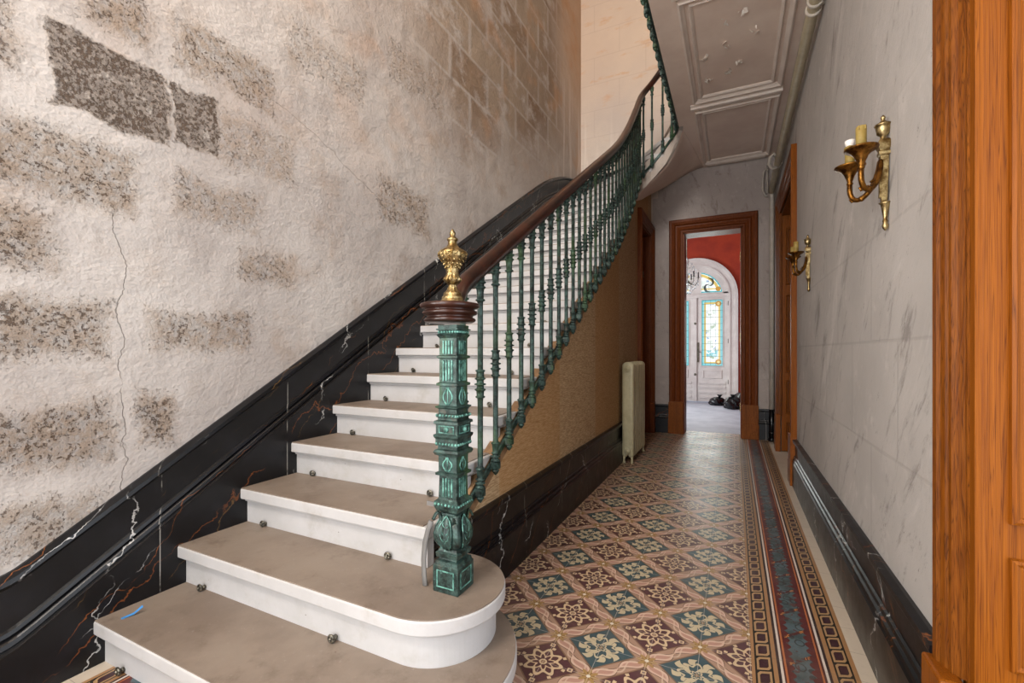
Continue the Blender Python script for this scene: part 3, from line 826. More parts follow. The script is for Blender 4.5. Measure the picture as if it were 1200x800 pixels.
# mahogany cap
CAPX, CAPY = -.925, 1.375; CZ = 1.292
cap = in_rail(MB().lathe([(.012, .080), (.016, .090), (.022, .094), (.028, .090), (.032, .082), (.038, .084), (.042, .096), (.048, .100), (.054, .096), (.057, .088), (.062, .092), (.065, .104), (.073, .109), (.081, .105), (.086, .080)], (CAPX, CAPY, CZ), 40).build('newel_cap', m_mahog))
in_rail(MB().lathe([(-.012, .046), (0, .052), (.006, .05)], (NX, NY, NZ+1.118-.17+.0), 24).build('cap_collar', m_mahog)) if False else None
# brass finial
FZ = CZ+.084
def fl(a, z_):
    if .105 < z_ < .225: return 1+.04*math.cos(12*a)+.025*math.sin(9*a+z_*260)
    if .035 < z_ < .105: return 1+.05*math.cos(10*a)
    return 1
fprof = [(0, .044), (.006, .045), (.010, .042), (.012, .038), (.018, .039), (.024, .036), (.026, .032), (.034, .033), (.038, .029), (.046, .020), (.056, .017), (.064, .013), (.068, .018), (.074, .024), (.082, .031), (.090, .031), (.098, .026), (.106, .022), (.120, .022), (.136, .025), (.150, .035), (.162, .045), (.172, .051), (.182, .052), (.190, .047), (.197, .034), (.205, .022), (.214, .017), (.226, .015), (.230, .020), (.235, .021), (.240, .014), (.246, .009), (.252, .011), (.258, .011), (.264, .007), (.272, .002)]
fin = in_rail(MB().lathe([(z_*.98, r_) for z_, r_ in fprof], (NX-.004, NY, FZ), 48, mod=fl).build('finial', m_brass))
for (za, ra, q, da) in ((.130, None, .0045, 0), (.086, .030, .004, 0), (.176, .0505, .004, .3)):
    w = MB()
    for k in range(12):
        a = 2*PI*k/12+da
        for i in range(5 if ra is None else 1):
            z_ = za+.012*i; rr = (interp(fprof, z_)+.002) if ra is None else ra
            w.sphere((NX-.004+rr*math.cos(a+.1*i), NY+rr*math.sin(a+.1*i), FZ+z_*.98), q-.0006*i, 6, 4, (1, 1, 1.3))
    sub(w.build('leaf_ornament', m_brass), fin)

# ------------------------------------------------------------------ doors
CASE = [(.0, -.02), (.0, .018), (.012, .022), (.03, .022), (.034, .016), (.045, .030), (.060, .036), (.075, .030), (.082, .034), (.100, .034), (.106, .026), (.120, .044), (.140, .052), (.155, .058), (.175, .058), (.185, .050), (.192, .040), (.195, 0)]
def door_casing(nm, u0, u1, zt, mp, mat, sc=1., plinth=.45, pm=None):
    root = bpy.data.objects.new(nm, None); C.objects.link(root); S(root)
    pr = [(t*sc, d) for t, d in CASE]
    w = MB().frame(u0, u1, plinth-.02, zt, pr, mp, closed=False); w.build('casing', mat, root)
    W = .195*sc
    for a, b in ((u0-W-.004, u0+.004), (u1-.004, u1+W+.004)):
        q = MB(); q.prism([(a, 0), (b, 0), (b, plinth-.02), (b-.01 if a > u0 else b-.01, plinth), (a+.01, plinth), (a, plinth-.02)], -.0, .064, mp); q.prism([(a-.004, 0), (b+.004, 0), (b+.004, .20), (a-.004, .20)], 0, .068, mp)
        q.build('plinth_block', pm or mat, root, bevel=.004)
    return root
# far doorway (door_1)
d1 = door_casing('door_1', DX0, DX1, DZ, lambda u, z_, d: (u, YF-d, z_), m_oak, 1.0, .47, m_plinth)
w = MB(); w.box(DX0-.0, DX0+.02, YF-.01, YF+.30, 0, DZ); w.box(DX1-.02, DX1, YF-.01, YF+.30, 0, DZ); w.box(DX0, DX1, YF-.01, YF+.30, DZ-.02, DZ)
w.build('jamb', m_oak, d1)
w = MB(); w.box(DX1+.0, DX1+.045, YF+.31, YF+1.0, .01, DZ-.03); lf = w.build('door_leaf', m_pinedk, d1, bevel=.004)
q = MB()
for z_ in (.35, 1.35, 2.5): q.box(DX1-.026, DX1-.018, YF+.16, YF+.22, z_, z_+.12)
q.build('strike_plate', m_brass, d1)
# doorway under the stairs (door_2)
d2 = door_casing('door_2', LD[0], LD[1], LD[2], lambda u, z_, d: (XU+d, u, z_), m_oak, .72, .45)
w = MB(); w.box(XU-.12, XU, LD[1]-.02, LD[1], 0, LD[2]); w.box(XU-.12, XU, LD[0], LD[0]+.02, 0, LD[2]); w.box(XU-.12, XU, LD[0], LD[1], LD[2]-.02, LD[2]); w.build('jamb', m_oak, d2)
w = MB(); w.box(XU-.10, XU-.06, LD[1]-.42, LD[1]-.38, .01, LD[2]-.03) ; w.box(XU-.62, XU-.10, LD[1]-.06, LD[1]-.025, .01, LD[2]-.03)
w.build('door_leaf', m_mould, d2)
q = MB(); [q.tube([(XU-.085, LD[1]-.065, z_), (XU-.085, LD[1]-.065, z_+.09)], .008, 8, up=(1, 0, 0)) for z_ in (.7, 2.3)]; q.build('hinge', m_iron, d2)
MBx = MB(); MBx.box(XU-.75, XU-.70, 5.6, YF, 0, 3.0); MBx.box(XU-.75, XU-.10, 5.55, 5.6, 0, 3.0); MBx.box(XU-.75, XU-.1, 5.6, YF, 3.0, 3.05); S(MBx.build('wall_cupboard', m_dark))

def panel_leaf(root, y_, sgn, x0, x1, zt, panels, mat, dk, th=.04, name='jamb_panel'):
    """panelled lining standing across the wall at y_, its face towards sgn*y"""
    o = MB().box(x0, x1, min(y_, y_-sgn*th), max(y_, y_-sgn*th), .01, zt).build(name, mat, root)
    mp = lambda u, v, d: (u, y_+sgn*d, v)
    for (a, b, c, e) in panels:
        w = MB(); w.frame(a+.035, b-.035, c+.035, e-.035, [(.035, .0), (.033, .010), (.026, .014), (.018, .008), (.010, .010), (.004, .002), (0, .001)], mp)
        f = w.build('panel_moulding', dk, o)
        w = MB(); w.frame(a+.07, b-.07, c+.07, e-.07, [(.030, .0), (.012, .010), (0, .012)], mp) if b-a > .16 else None
        if b-a > .16:
            w.add([mp(a+.07, c+.07, .012), mp(b-.07, c+.07, .012), mp(b-.07, e-.07, .012), mp(a+.07, e-.07, .012)], [(0, 1, 2, 3)])
            w.build('raised_field', mat, o)
    return o
# near right doorway (door_3)
CASE3 = [(.0, -.050), (.006, -.046), (.010, -.028), (.012, -.028), (.014, -.040), (.020, -.040), (.022, -.012), (.030, -.006), (.034, -.006), (.036, -.016), (.042, -.016), (.044, .006), (.052, .016), (.060, .018), (.063, .008), (.068, .008), (.071, .022), (.084, .026), (.087, .016), (.091, .016), (.094, .032), (.112, .034), (.120, .028), (.126, .028), (.126, 0)]
d3 = bpy.data.objects.new('door_3', None); C.objects.link(d3); S(d3)
mp3 = lambda u, z_, d: (XR-d, u, z_)
MB().frame(RD1[0], RD1[1], .39, RD1[2], CASE3, mp3, closed=False).build('casing', m_pinedk, d3)
w = MB(); w.prism([(RD1[1]+.008, 0), (RD1[1]+.135, 0), (RD1[1]+.135, .395), (RD1[1]+.008, .395)], -.0, .052, mp3); w.build('plinth_block', m_pine, d3, bevel=.008)
w = MB(); w.prism([(RD1[0]-.20, 0), (RD1[0]-.008, 0), (RD1[0]-.008, .395), (RD1[0]-.20, .395)], -.0, .052, mp3); w.build('plinth_block', m_pine, d3, bevel=.008)
x0 = XR+.0095
panel_leaf(d3, RD1[1], -1, x0, XR+.46, RD1[2], [(x0+.058, x0+.40, .80, 2.62), (x0+.058, x0+.40, .46, .722), (x0+.058, x0+.40, .08, .37)], m_pine, m_pine, .06)
MB().box(XR+.02, XR+.46, RD1[0], RD1[0]+.04, 0, RD1[2]).build('jamb', m_pine, d3)
MB().box(XR+.02, XR+.46, RD1[0], RD1[1], RD1[2]-.03, RD1[2]).build('head_lining', m_pinedk, d3)

# far right doorway (door_4)
d4 = door_casing('door_4', RD2[0], RD2[1], RD2[2], lambda u, z_, d: (XR-d*.8, u, z_), m_pinedk, 1., .45, m_plinth)
w = MB(); w.box(XR-.045, XR+.02, RD2[0]-.197, RD2[0]-.165, 0, RD2[2]+.197); w.build('casing_edge', m_pine, d4)
panel_leaf(d4, RD2[1], -1, XR+.01, XR+.44, RD2[2]-.03, [(XR+.055, XR+.19, 2.0, 2.68), (XR+.055, XR+.19, .95, 1.88), (XR+.055, XR+.19, .46, .86), (XR+.055, XR+.19, .15, .36)], m_pine, m_pinedk, .05)
MB().box(XR+.01, XR+.44, RD2[0], RD2[0]+.04, 0, RD2[2]).build('jamb', m_pine, d4)
MB().box(XR+.01, XR+.44, RD2[0], RD2[1], RD2[2]-.03, RD2[2]).build('head_lining', m_pinedk, d4)
MB().box(XR+.42, XR+.46, RD2[0]+.04, RD2[1]-.06, .01, RD2[2]-.03).build('door_leaf', m_pinedk, d4)

# ------------------------------------------------------------------ radiator
rad = thing('radiator', 'tall cream cast-iron column radiator against the straw-covered wall under the stairs', 'radiator', (-1.0, 5.2, 0))
NS = 6; RY0, RY1 = 4.88, 5.63; sx0, sx1 = -1.082, -.962; sw = (RY1-RY0)/NS
sec0 = None
for k in range(NS):
    if sec0 is None:
        w = MB()
        zt, zb, hx = 1.09, .065, (sx1-sx0)/2
        out = []
        for a in range(13):
            t = PI*a/12; out.append((hx*math.cos(t), zt-.045+.045*math.sin(t)))
        out += [(-hx, zb+.02), (-hx+.015, zb), (-.02, zb), (0, zb+.025), (.02, zb), (hx-.015, zb), (hx, zb+.02)]
        n_ = len(out); hw = sw/2-.017
        lay = [(-hw, .40), (-hw+.004, .78), (-hw+.016, 1.), (hw-.016, 1.), (hw-.004, .78), (hw, .40)]
        cz = (zt+zb)/2
        vs = [(u*(1-(1-f)*.9), y_, cz+(z_-cz)*(1-(1-f)*.12)) for y_, f in lay for u, z_ in out]
        w.add(vs, [(i*n_+j, i*n_+(j+1) % n_, (i+1)*n_+(j+1) % n_, (i+1)*n_+j) for i in range(5) for j in range(n_)]+[tuple(range(n_))[::-1], tuple(range(5*n_, 6*n_))])
        w.box(-.003, .003, -hw-.004, -hw+.01, .22, .92)
        w.tube([(0, -sw/2, 1.02), (0, sw/2, 1.02)], .028, 12, up=(0, 0, 1)); w.tube([(0, -sw/2, .14), (0, sw/2, .14)], .028, 12)
        sec0 = w.build('section', m_rad, rad); o = sec0
    else: o = sec0.copy(); C.objects.link(o)
    o.location = (-.022, RY0+sw*(k+.5)-5.2, 0)
for z_ in (1.02, .14):
    w = MB(); w.lathe([(0, .034), (.006, .034), (.009, .028), (.012, .014), (.020, .012), (.022, .004)], seg=20)
    o = w.build('end_plug', m_rad, rad); o.rotation_euler = (PI/2, 0, 0); o.location = (-.022, RY0-5.2+.003, z_)
for yy in (RY0+.04, RY1-.04):
    for xx in (sx0+.018, sx1-.018):
        o = MB().lathe([(0, .016), (.012, .018), (.03, .010), (.075, .014)], seg=10).build('foot', m_rad, rad); o.location = (xx+1.0, yy-5.2, 0)
o = MB().tube([(0, .32, 1.02), (0, .37, 1.02), (.02, .40, 1.02)], .012, 8).tube([(0, .36, 1.02), (.045, .36, 1.02)], .009, 8).build('valve', m_iron, rad); o.location = (-.022, 0, 0)

# ------------------------------------------------------------------ sconces
def make_sconce(label, yc, bulb_near):
    root = thing('wall_sconce', label, 'wall light', (XR, yc, 1.64), 0, 'gilt wall sconces')
    # local: x out of wall is -x, z from 0 (tip) to .42
    w = MB()
    w.lathe([(.0, .002), (.008, .008), (.018, .010), (.028, .006), (.034, .009), (.040, .006), (.060, .008), (.095, .014), (.100, .020), (.104, .014)], (-.012, 0, 0), 12, mod=lambda a, z_: 1)
    w.square([(.10, .007), (.11, .0085), (.27, .0125), (.274, .016), (.284, .017), (.289, .013), (.300, .018), (.314, .020), (.322, .019), (.330, .013)], (-.016, 0, 0))
    for u in (-.008, 0, .008): w.box(-.030, -.024, u*.7-.0015, u*.7+.0015, .12, .26)
    w.lathe([(.325, .012), (.335, .008), (.343, .010), (.350, .018), (.368, .022), (.378, .022), (.380, .026), (.385, .026), (.388, .014), (.396, .010), (.402, .005), (.408, .008), (.414, .006), (.420, .001)], (-.018, 0, 0), 16)
    w.build('backplate', m_brass, root)
    for sg in (-1, 1):
        px, py = -.100, sg*.088; rz0 = .255
        path = []
        P0, P1, P2, P3 = Vector((-.025, sg*.004, .255)), Vector((-.035, sg*.03, .12)), Vector((px-.01, py, .10)), Vector((px, py, .21))
        for i in range(15):
            t = i/14; path.append(P0*(1-t)**3+P1*3*t*(1-t)**2+P2*3*t*t*(1-t)+P3*t**3)
        a = MB().tube(path, .009, 8, up=(.3, 1, .2)); a.sphere((path[7].x, path[7].y, path[7].z), .011); 
        a.tube([path[9], path[9]+Vector((-.012, 0, -.006)), path[9]+Vector((-.018, sg*.004, .006))], .004, 6, up=(0, 1, 0)); a.tube([path[4], path[4]+Vector((-.01, 0, .012)), path[4]+Vector((-.016, 0, .004))], .004, 6, up=(0, 1, 0))
        arm = a.build('arm', m_brassdk, root)
        cup = MB().lathe([(.205, .008), (.212, .011), (.218, .008), (.235, .013), (.252, .020), (.264, .030), (.272, .046), (.276, .051), (.280, .051), (.279, .046), (.274, .034), (.272, .0)], (px, py, 0), 24, mod=lambda a, z_: 1+(.05*math.cos(12*a) if z_ < .268 else 0)).build('drip_pan', m_brassdk, root)
        cd = MB().lathe([(.270, .016), (.355, .016), (.357, .014), (.357, .010), (.350, .009)], (px, py, 0), 16)
        for k in range(4):
            aa = k*1.7+sg; x_, y_ = px+.016*math.cos(aa), py+.016*math.sin(aa); L = .012+.01*((k*7) % 3)
            cd.tube([(x_, y_, .356), (x_, y_, .356-L)], .003, 6, up=(1, 0, 0)); cd.sphere((x_, y_, .356-L), .0036, 6, 4)
        cd.build('candle', m_candle, root)
        if bulb_near and sg > 0:
            MB().lathe([(.352, .010), (.358, .0105), (.364, .015), (.374, .017), (.380, .016), (.381, .002)], (px, py, 0), 14).build('lamp_socket', m_socket, root)
    return root
make_sconce('gilt two-candle wall sconce with white porcelain socket, the larger-looking one beside the near pine doorway', 2.07, True)
make_sconce('gilt two-candle wall sconce further down the corridor, beside the far right doorway', 3.94, False)

# ------------------------------------------------------------------ pipes
pp = thing('ceiling_pipe', 'thick cream painted pipe running along the top of the right wall under the ceiling', 'pipe', (.45, 4, 3.36))
def put(o, root): o.parent = root; o.matrix_parent_inverse = Matrix.Translation(-Vector(root.location)); return o
put(MB().tube([(.45, -1.5, 3.36), (.45, 3, 3.36), (.45, 6.0, 3.355), (.45, 6.82, 3.35), (.45, 6.92, 3.33)], .036, 14).build('pipe', m_pipe), pp)
for yy in (3.32, 3.40, 6.02):
    o = put(MB().lathe([(-.012, .043), (-.004, .046), (.004, .046), (.012, .043)], seg=18).build('collar', m_pipelt), pp)
    o.rotation_euler = (PI/2, 0, 0); o.location = (.45, yy, 3.36)
put(MB().tube([(.45, 3.36, 3.36), (.505, 3.36, 3.36)], .010, 8).tube([(.45, 6.02, 3.36), (.505, 6.02, 3.36)], .010, 8).build('clamp', m_pipelt), pp)
vp = thing('riser_pipe', 'pale vertical pipe in the far right corner, with a black foot', 'pipe', (.455, 6.95, 0))
put(MB().tube([(.455, 6.96, .43), (.455, 6.96, 3.2), (.455, 6.95, 3.30), (.45, 6.90, 3.345)], .030, 12, up=(0, 1, 0)).build('pipe', m_pipelt), vp)
put(MB().tube([(.455, 6.96, .0), (.455, 6.96, .43)], .034, 12, up=(0, 1, 0)).build('black_foot', m_blackpl), vp)
put(MB().lathe([(0, .042), (.04, .042), (.05, .034)], (.455, 6.96, .0), 14).lathe([(0, .040), (.03, .040)], (.455, 6.96, .10), 14).build('collar', m_blackpl), vp)
sp_ = thing('branch_pipe', 'thin bent pipe looping off the ceiling pipe in front of the far wall', 'pipe', (.40, 6.9, 3.4))
put(MB().tube([(.45, 5.95, 3.40), (.40, 5.90, 3.44), (.365, 5.90, 3.40), (.36, 5.93, 3.34), (.39, 5.97, 3.30), (.44, 5.98, 3.31)], .018, 8).build('elbow', m_pipelt), sp_)
put(MB().tube([(.41, 6.98, 3.64), (.39, 6.98, 3.66), (.36, 6.98, 3.62), (.35, 6.98, 3.50), (.35, 6.98, 3.38), (.38, 6.98, 3.30), (.41, 6.98, 3.29)], .014, 8, up=(0, 1, 0)).build('loop', m_pipelt), sp_)
put(MB().tube([(.405, 6.98, 3.33), (.405, 6.98, 3.72)], .011, 8, up=(0, 1, 0)).build('pipe', m_pipelt), sp_)

# ------------------------------------------------------------------ room beyond
YR = 11.62
S(MB().box(-3.2, 2.2, YF+.30, YR+.6, -.2, -.001).build('floor_far_room', m_carpet))
ACX, ASP, AR = -.83, 2.50, .76    # arch centre x, spring height, opening radius
w = MB()
def archwall(r_, x0, x1, zt):
    vs = []; N = 24
    up = [(ACX-r_*math.cos(PI*k/N), ASP+r_*math.sin(PI*k/N)) for k in range(N+1)]
    w.prism([(x0, 0), (ACX-r_, 0), (ACX-r_, ASP), (x0, ASP)], YR, YR+.3, lambda a, b, c: (a, c, b))
    w.prism([(ACX+r_, 0), (x1, 0), (x1, ASP), (ACX+r_, ASP)], YR, YR+.3, lambda a, b, c: (a, c, b))
    for k in range(N):
        a, b = up[k], up[k+1]
        w.prism([a, b, (b[0] if 0 < k < N-1 else (b[0]), zt), (a[0], zt)], YR, YR+.3, lambda p, q, c: (p, c, q))
    w.prism([(x0, ASP), (ACX-r_, ASP), (ACX-r_, zt), (x0, zt)], YR, YR+.3, lambda a, b, c: (a, c, b)); w.prism([(ACX+r_, ASP), (x1, ASP), (x1, zt), (ACX+r_, zt)], YR, YR+.3, lambda a, b, c: (a, c, b))
archwall(AR, -3.2, 2.2, 4.3)
S(w.build('wall_far_room', m_redw))
S(MB().box(2.2, 2.4, YF+.3, YR+.3, 0, 4.3).build('wall_far_room_right', m_redw)); S(MB().box(-3.4, -3.2, YF+.3, YR+.3, 0, 4.3).build('wall_far_room_left', m_redw))
S(MB().box(-3.4, 2.4, YF+.3, YR+.6, 4.3, 4.4).build('ceiling_far_room', m_white))
w = MB()
for (p, a, b) in ((0, 4.30, 4.02), (.10, 4.30, 4.10), (.22, 4.30, 4.2)): w.box(-3.2, 2.2, YR-.12-p, YR, b, a)
w.box(-3.2, 2.2, YR-.05, YR, 3.94, 4.03)
S(w.build('trim_cornice', m_white, bevel=.02))
# glazed garden door
gd = bpy.data.objects.new('door_5', None); C.objects.link(gd); S(gd)
w = MB()
def archtrim(r0, r1, y0, y1):
    N = 28
    pts = [(ACX-r1, 0), (ACX-r1, ASP)]+[(ACX-r1*math.cos(PI*k/N), ASP+r1*math.sin(PI*k/N)) for k in range(1, N)]+[(ACX+r1, ASP), (ACX+r1, 0)]
    ins = [(ACX-r0, 0), (ACX-r0, ASP)]+[(ACX-r0*math.cos(PI*k/N), ASP+r0*math.sin(PI*k/N)) for k in range(1, N)]+[(ACX+r0, ASP), (ACX+r0, 0)]
    n_ = len(pts)
    vs = [(p[0], y0, p[1]) for p in pts]+[(p[0], y0, p[1]) for p in ins]+[(p[0], y1, p[1]) for p in pts]+[(p[0], y1, p[1]) for p in ins]
    fs = []
    for i in range(n_-1):
        fs += [(i, i+1, n_+i+1, n_+i), (2*n_+i, 3*n_+i, 3*n_+i+1, 2*n_+i+1), (i, 2*n_+i, 2*n_+i+1, i+1), (n_+i, n_+i+1, 3*n_+i+1, 3*n_+i)]
    w.add(vs, fs)
archtrim(AR-.02, AR+.16, YR-.045, YR+.02); archtrim(AR+.10, AR+.16, YR-.065, YR-.04); archtrim(AR-.04, AR+.03, YR+.0, YR+.10); archtrim(AR-.03, AR+.005, YR-.06, YR-.03)
w.build('arch_frame', m_white, gd)
def glass_mat(seed):
    m = Mat('stained leaded glass %d' % seed, .2); m.m.name = 'stained leaded glass'
    x, y, z = m.pos()
    n = m.noise(9, 3, .6, v=(x+seed, y, z)); c = m.mix('#dfe9e4', '#fbfdfd', n.ss(.4, .6))
    c = m.mix(c, '#86a07e', m.noise(6, 3, v=(x+2, y, z+seed)).ss(.56, .66)*.8); c = m.mix(c, '#6d8fc0', m.noise(11, 3, v=(x+7, y, z+1)).ss(.62, .68)*.8)
    return m, x, z, c
def finish_glass(m, c, st=.85):
    m.color('#101010'); m.nt.links.new(c, m.b.inputs['Emission Color']); m.b.inputs['Emission Strength'].default_value = st
PX0, PX1, PZ0, PZ1 = .145, .595, .87, 2.42    # pane limits measured from the meeting stile
def pane_mat():
    m, x, z, c = glass_mat(3)
    u = (x-ACX).abs()
    e = (u-PX0).min((u*-1+PX1)).min((z-PZ0)).min((z*-1+PZ1))
    c = m.mix(c, '#58b8c4', (z-PZ0).band(.22, .36)*(u-PX0).band(.1, .34)*m.noise(14, 3).ss(.42, .5)*.8)
    c = m.mix(c, '#d8bd6a', e.band(.055, .09)); c = m.mix(c, '#4aa9b4', e < .022); c = m.mix(c, '#8fd0d6', e.band(.022, .05))
    cr = ((u-PX1+.09)*(u-PX1+.09)+((z-(PZ0+PZ1)/2).abs()-(PZ1-PZ0)/2+.09)*((z-(PZ0+PZ1)/2).abs()-(PZ1-PZ0)/2+.09)).sqrt()
    c = m.mix(c, '#b98a3c', cr < .065); c = m.mix(c, '#e8cf8a', cr < .03)
    lead = ((u/.112).fract()-.5).abs().max(((z/.155).fract()-.5).abs()) > .475
    c = m.mix(c, '#26312c', lead.max(e.band(.050, .056))*.85)
    finish_glass(m, c); return m
def fan_mat():
    m, x, z, c = glass_mat(8)
    u = (x-ACX).abs(); r = (u*u+(z-ASP)*(z-ASP)).sqrt()
    c = m.mix(c, '#d8bd6a', r.band(.50, .56).max((z-ASP).band(.17, .20))); c = m.mix(c, '#4aa9b4', (r > .575)); c = m.mix(c, '#4aa9b4', (z-ASP-.10) < .03)
    q = ((u-.30)*(u-.30)+(z-ASP-.28)*(z-ASP-.28)).sqrt(); a = (z-ASP-.28).atan2(u-.30)
    sc = ((q*26-a*2).sin() > .72)*(q < .17)
    c = m.mix(c, '#161d1a', sc*.9); cr = ((u-.50)*(u-.50)+(z-ASP-.18)*(z-ASP-.18)).sqrt(); c = m.mix(c, '#b98a3c', cr < .055)
    lead = ((u/.15).fract()-.5).abs() > .48; c = m.mix(c, '#26312c', lead*.7)
    finish_glass(m, c); return m
m_pane, m_fan = pane_mat(), fan_mat()
for sg in (-1, 1):
    f = lambda a: ACX+sg*a
    def bx(W, u0, u1, y0, y1, z0, z1): a, b = sorted((f(u0), f(u1))); W.box(a, b, y0, y1, z0, z1)
    w = MB()
    bx(w, .02, PX0, YR+.03, YR+.08, .02, 2.48); bx(w, PX1, AR-.03, YR+.03, YR+.08, .02, 2.48); bx(w, PX0, PX1, YR+.03, YR+.08, PZ1, 2.48); bx(w, PX0, PX1, YR+.03, YR+.08, .02, PZ0)
    leaf_ = w.build('door_leaf', m_white, gd)
    w = MB(); mp = lambda u, v, d: (u, YR+.03-d, v)
    a, b = sorted((f(PX0), f(PX1)))
    w.frame(a, b, PZ0, PZ1, [(0, -.02), (0, .012), (.015, .012), (.022, 0)], mp); w.frame(a+.04, b-.04, .60, .74, [(0, 0), (0, .014), (.02, .016), (.03, .004), (.03, 0)], mp)
    for z_ in (.10, .22, .34, .44): bx(w, PX0-.06, PX1+.06, YR+.012, YR+.03, z_, z_+.05)
    w.build('panel_moulding', m_white, leaf_)
    w = MB(); bx(w, PX0, PX1, YR+.05, YR+.06, PZ0, PZ1); w.build('pane', m_pane, leaf_)
    if sg > 0:
        w = MB(); [w.tube([(f(AR-.045), YR+.02, z_), (f(AR-.045), YR+.02, z_+.10)], .009, 8, up=(1, 0, 0)) for z_ in (.45, 1.4, 2.28)]; w.build('hinge', m_iron, leaf_)
        w = MB(); w.box(f(.045), f(.085), YR+.015, YR+.03, .95, 1.42); w.tube([(f(.065), YR+.0, 1.20), (f(.13), YR-.01, 1.19)], .010, 8); w.sphere((f(.0), YR+.005, .66), .03); w.sphere((f(.0), YR+.005, 1.87), .03); w.box(f(-.012), f(.012), YR+.005, YR+.03, .05, 2.45)
        w.build('espagnolette', m_iron, leaf_)
# meeting stile, transom and fanlight
w = MB(); w.box(ACX-.035, ACX+.035, YR-.0, YR+.03, .02, 2.48); w.box(ACX-AR+.02, ACX+AR-.02, YR-.01, YR+.09, 2.48, 2.56)
N = 20; ri, zb_ = .60, ASP+.10
for sg in (-1, 1):
    xs = [.13+(.585-.13)*k/10 for k in range(11)]
    arc = [(u, ASP+math.sqrt(max(.0, ri*ri-u*u))) for u in xs]
    oarc = [(.0+ (AR-.02)*math.sin(PI/2*k/12), ASP+(AR-.02)*math.cos(PI/2*k/12)) for k in range(13)]
    iarc = [(.13, arc[0][1])]+[(u, z_) for u, z_ in arc[1:] if z_ > zb_]+[(.585, zb_)]
    # ring between panes and arch
    N2 = 16
    for k in range(N2):
        t0, t1 = k/N2, (k+1)/N2
        def io(t):
            i = t*(len(iarc)-1); j = min(int(i), len(iarc)-2); g = i-j
            return (iarc[j][0]+(iarc[j+1][0]-iarc[j][0])*g, iarc[j][1]+(iarc[j+1][1]-iarc[j][1])*g)
        def oo(t): return ((AR-.02)*math.sin(PI/2*t), ASP+(AR-.02)*math.cos(PI/2*t))
        q = [io(t0), io(t1), oo(t1), oo(t0)]
        w.prism([(ACX+sg*p[0], p[1]) for p in q], YR+.03, YR+.08, lambda a, b, c: (a, c, b))
    w.prism([(ACX+sg*p[0], p[1]) for p in ((0, 2.5), (.13, 2.5), (.13, iarc[0][1]+.01), (0, ASP+AR-.02))], YR+.03, YR+.08, lambda a, b, c: (a, c, b))
    w.prism([(ACX+sg*p[0], p[1]) for p in ((.13, 2.5), (AR-.03, 2.5), (AR-.03, zb_), (.13, zb_))], YR+.03, YR+.08, lambda a, b, c: (a, c, b))
    g = MB().prism([(ACX+sg*.13, zb_)]+[(ACX+sg*u, z_) for u, z_ in iarc], YR+.05, YR+.06, lambda a, b, c: (a, c, b)); g.build('fanlight_pane', m_fan, gd)
w.build('fanlight_frame', m_white, gd)

# chandelier
CHX, CHY, CHZ = -.83, 9.5, 2.30
ch = thing('chandelier', 'small crystal chandelier with dark candle arms hanging in the far room', 'chandelier', (CHX, CHY, CHZ))
m_crys = Mat('cut crystal', .05, col='#e8eef0'); m_crys.b.inputs['Transmission Weight'].default_value = .6
MB().tube([(0, 0, .75), (0, 0, 2.0)], .008, 6, up=(1, 0, 0)).build('chain', m_iron, ch)
MB().lathe([(.10, .004), (.14, .02), (.18, .035), (.22, .02), (.30, .012), (.36, .03), (.40, .04), (.44, .02), (.55, .012), (.62, .03), (.68, .045), (.70, .03), (.75, .01)], seg=12).build('stem', m_crys, ch)
w, wc, wb = MB(), MB(), MB()
for k in range(6):
    a = 2*PI*k/6+.2; cx_, sy_ = math.cos(a), math.sin(a)
    w.tube([(r_*cx_, r_*sy_, z_) for r_, z_ in ((.02, .30), (.08, .22), (.15, .20), (.20, .26), (.21, .34))], .008, 6, up=(.1, .2, 1)); w.lathe([(.34, .025), (.35, .028), (.36, .012)], (.21*cx_, .21*sy_, 0), 10)
    wb.lathe([(.355, .011), (.45, .011)], (.21*cx_, .21*sy_, 0), 8)
    for (r_, z_, q) in ((.21, .27, .018), (.21, .21, .022), (.12, .12, .02), (.16, .15, .018), (.08, .05, .02), (.10, .62, .015), (.13, .56, .015), (.16, .50, .014), (.18, .44, .013)):
        for da in (0, .5): wc.sphere((r_*math.cos(a+da), r_*math.sin(a+da), z_), q*.8, 6, 4, (.6, .6, 1.5))
w.build('arm', m_iron, ch); wb.build('candle', m_blackpl, ch); wc.build('crystal_drops', m_crys, ch)
fl_ = MB()
for k in range(6):
    a = 2*PI*k/6+.2; fl_.sphere((.21*math.cos(a), .21*math.sin(a), .475), .014, 6, 5, (.8, .8, 1.8))
fl_.build('bulb', m_socket, ch)
S(MB().lathe([(-.05, .02), (-.02, .08), (.0, .10)], (CHX, CHY, 4.30), 16).build('trim_ceiling_rose', m_white))

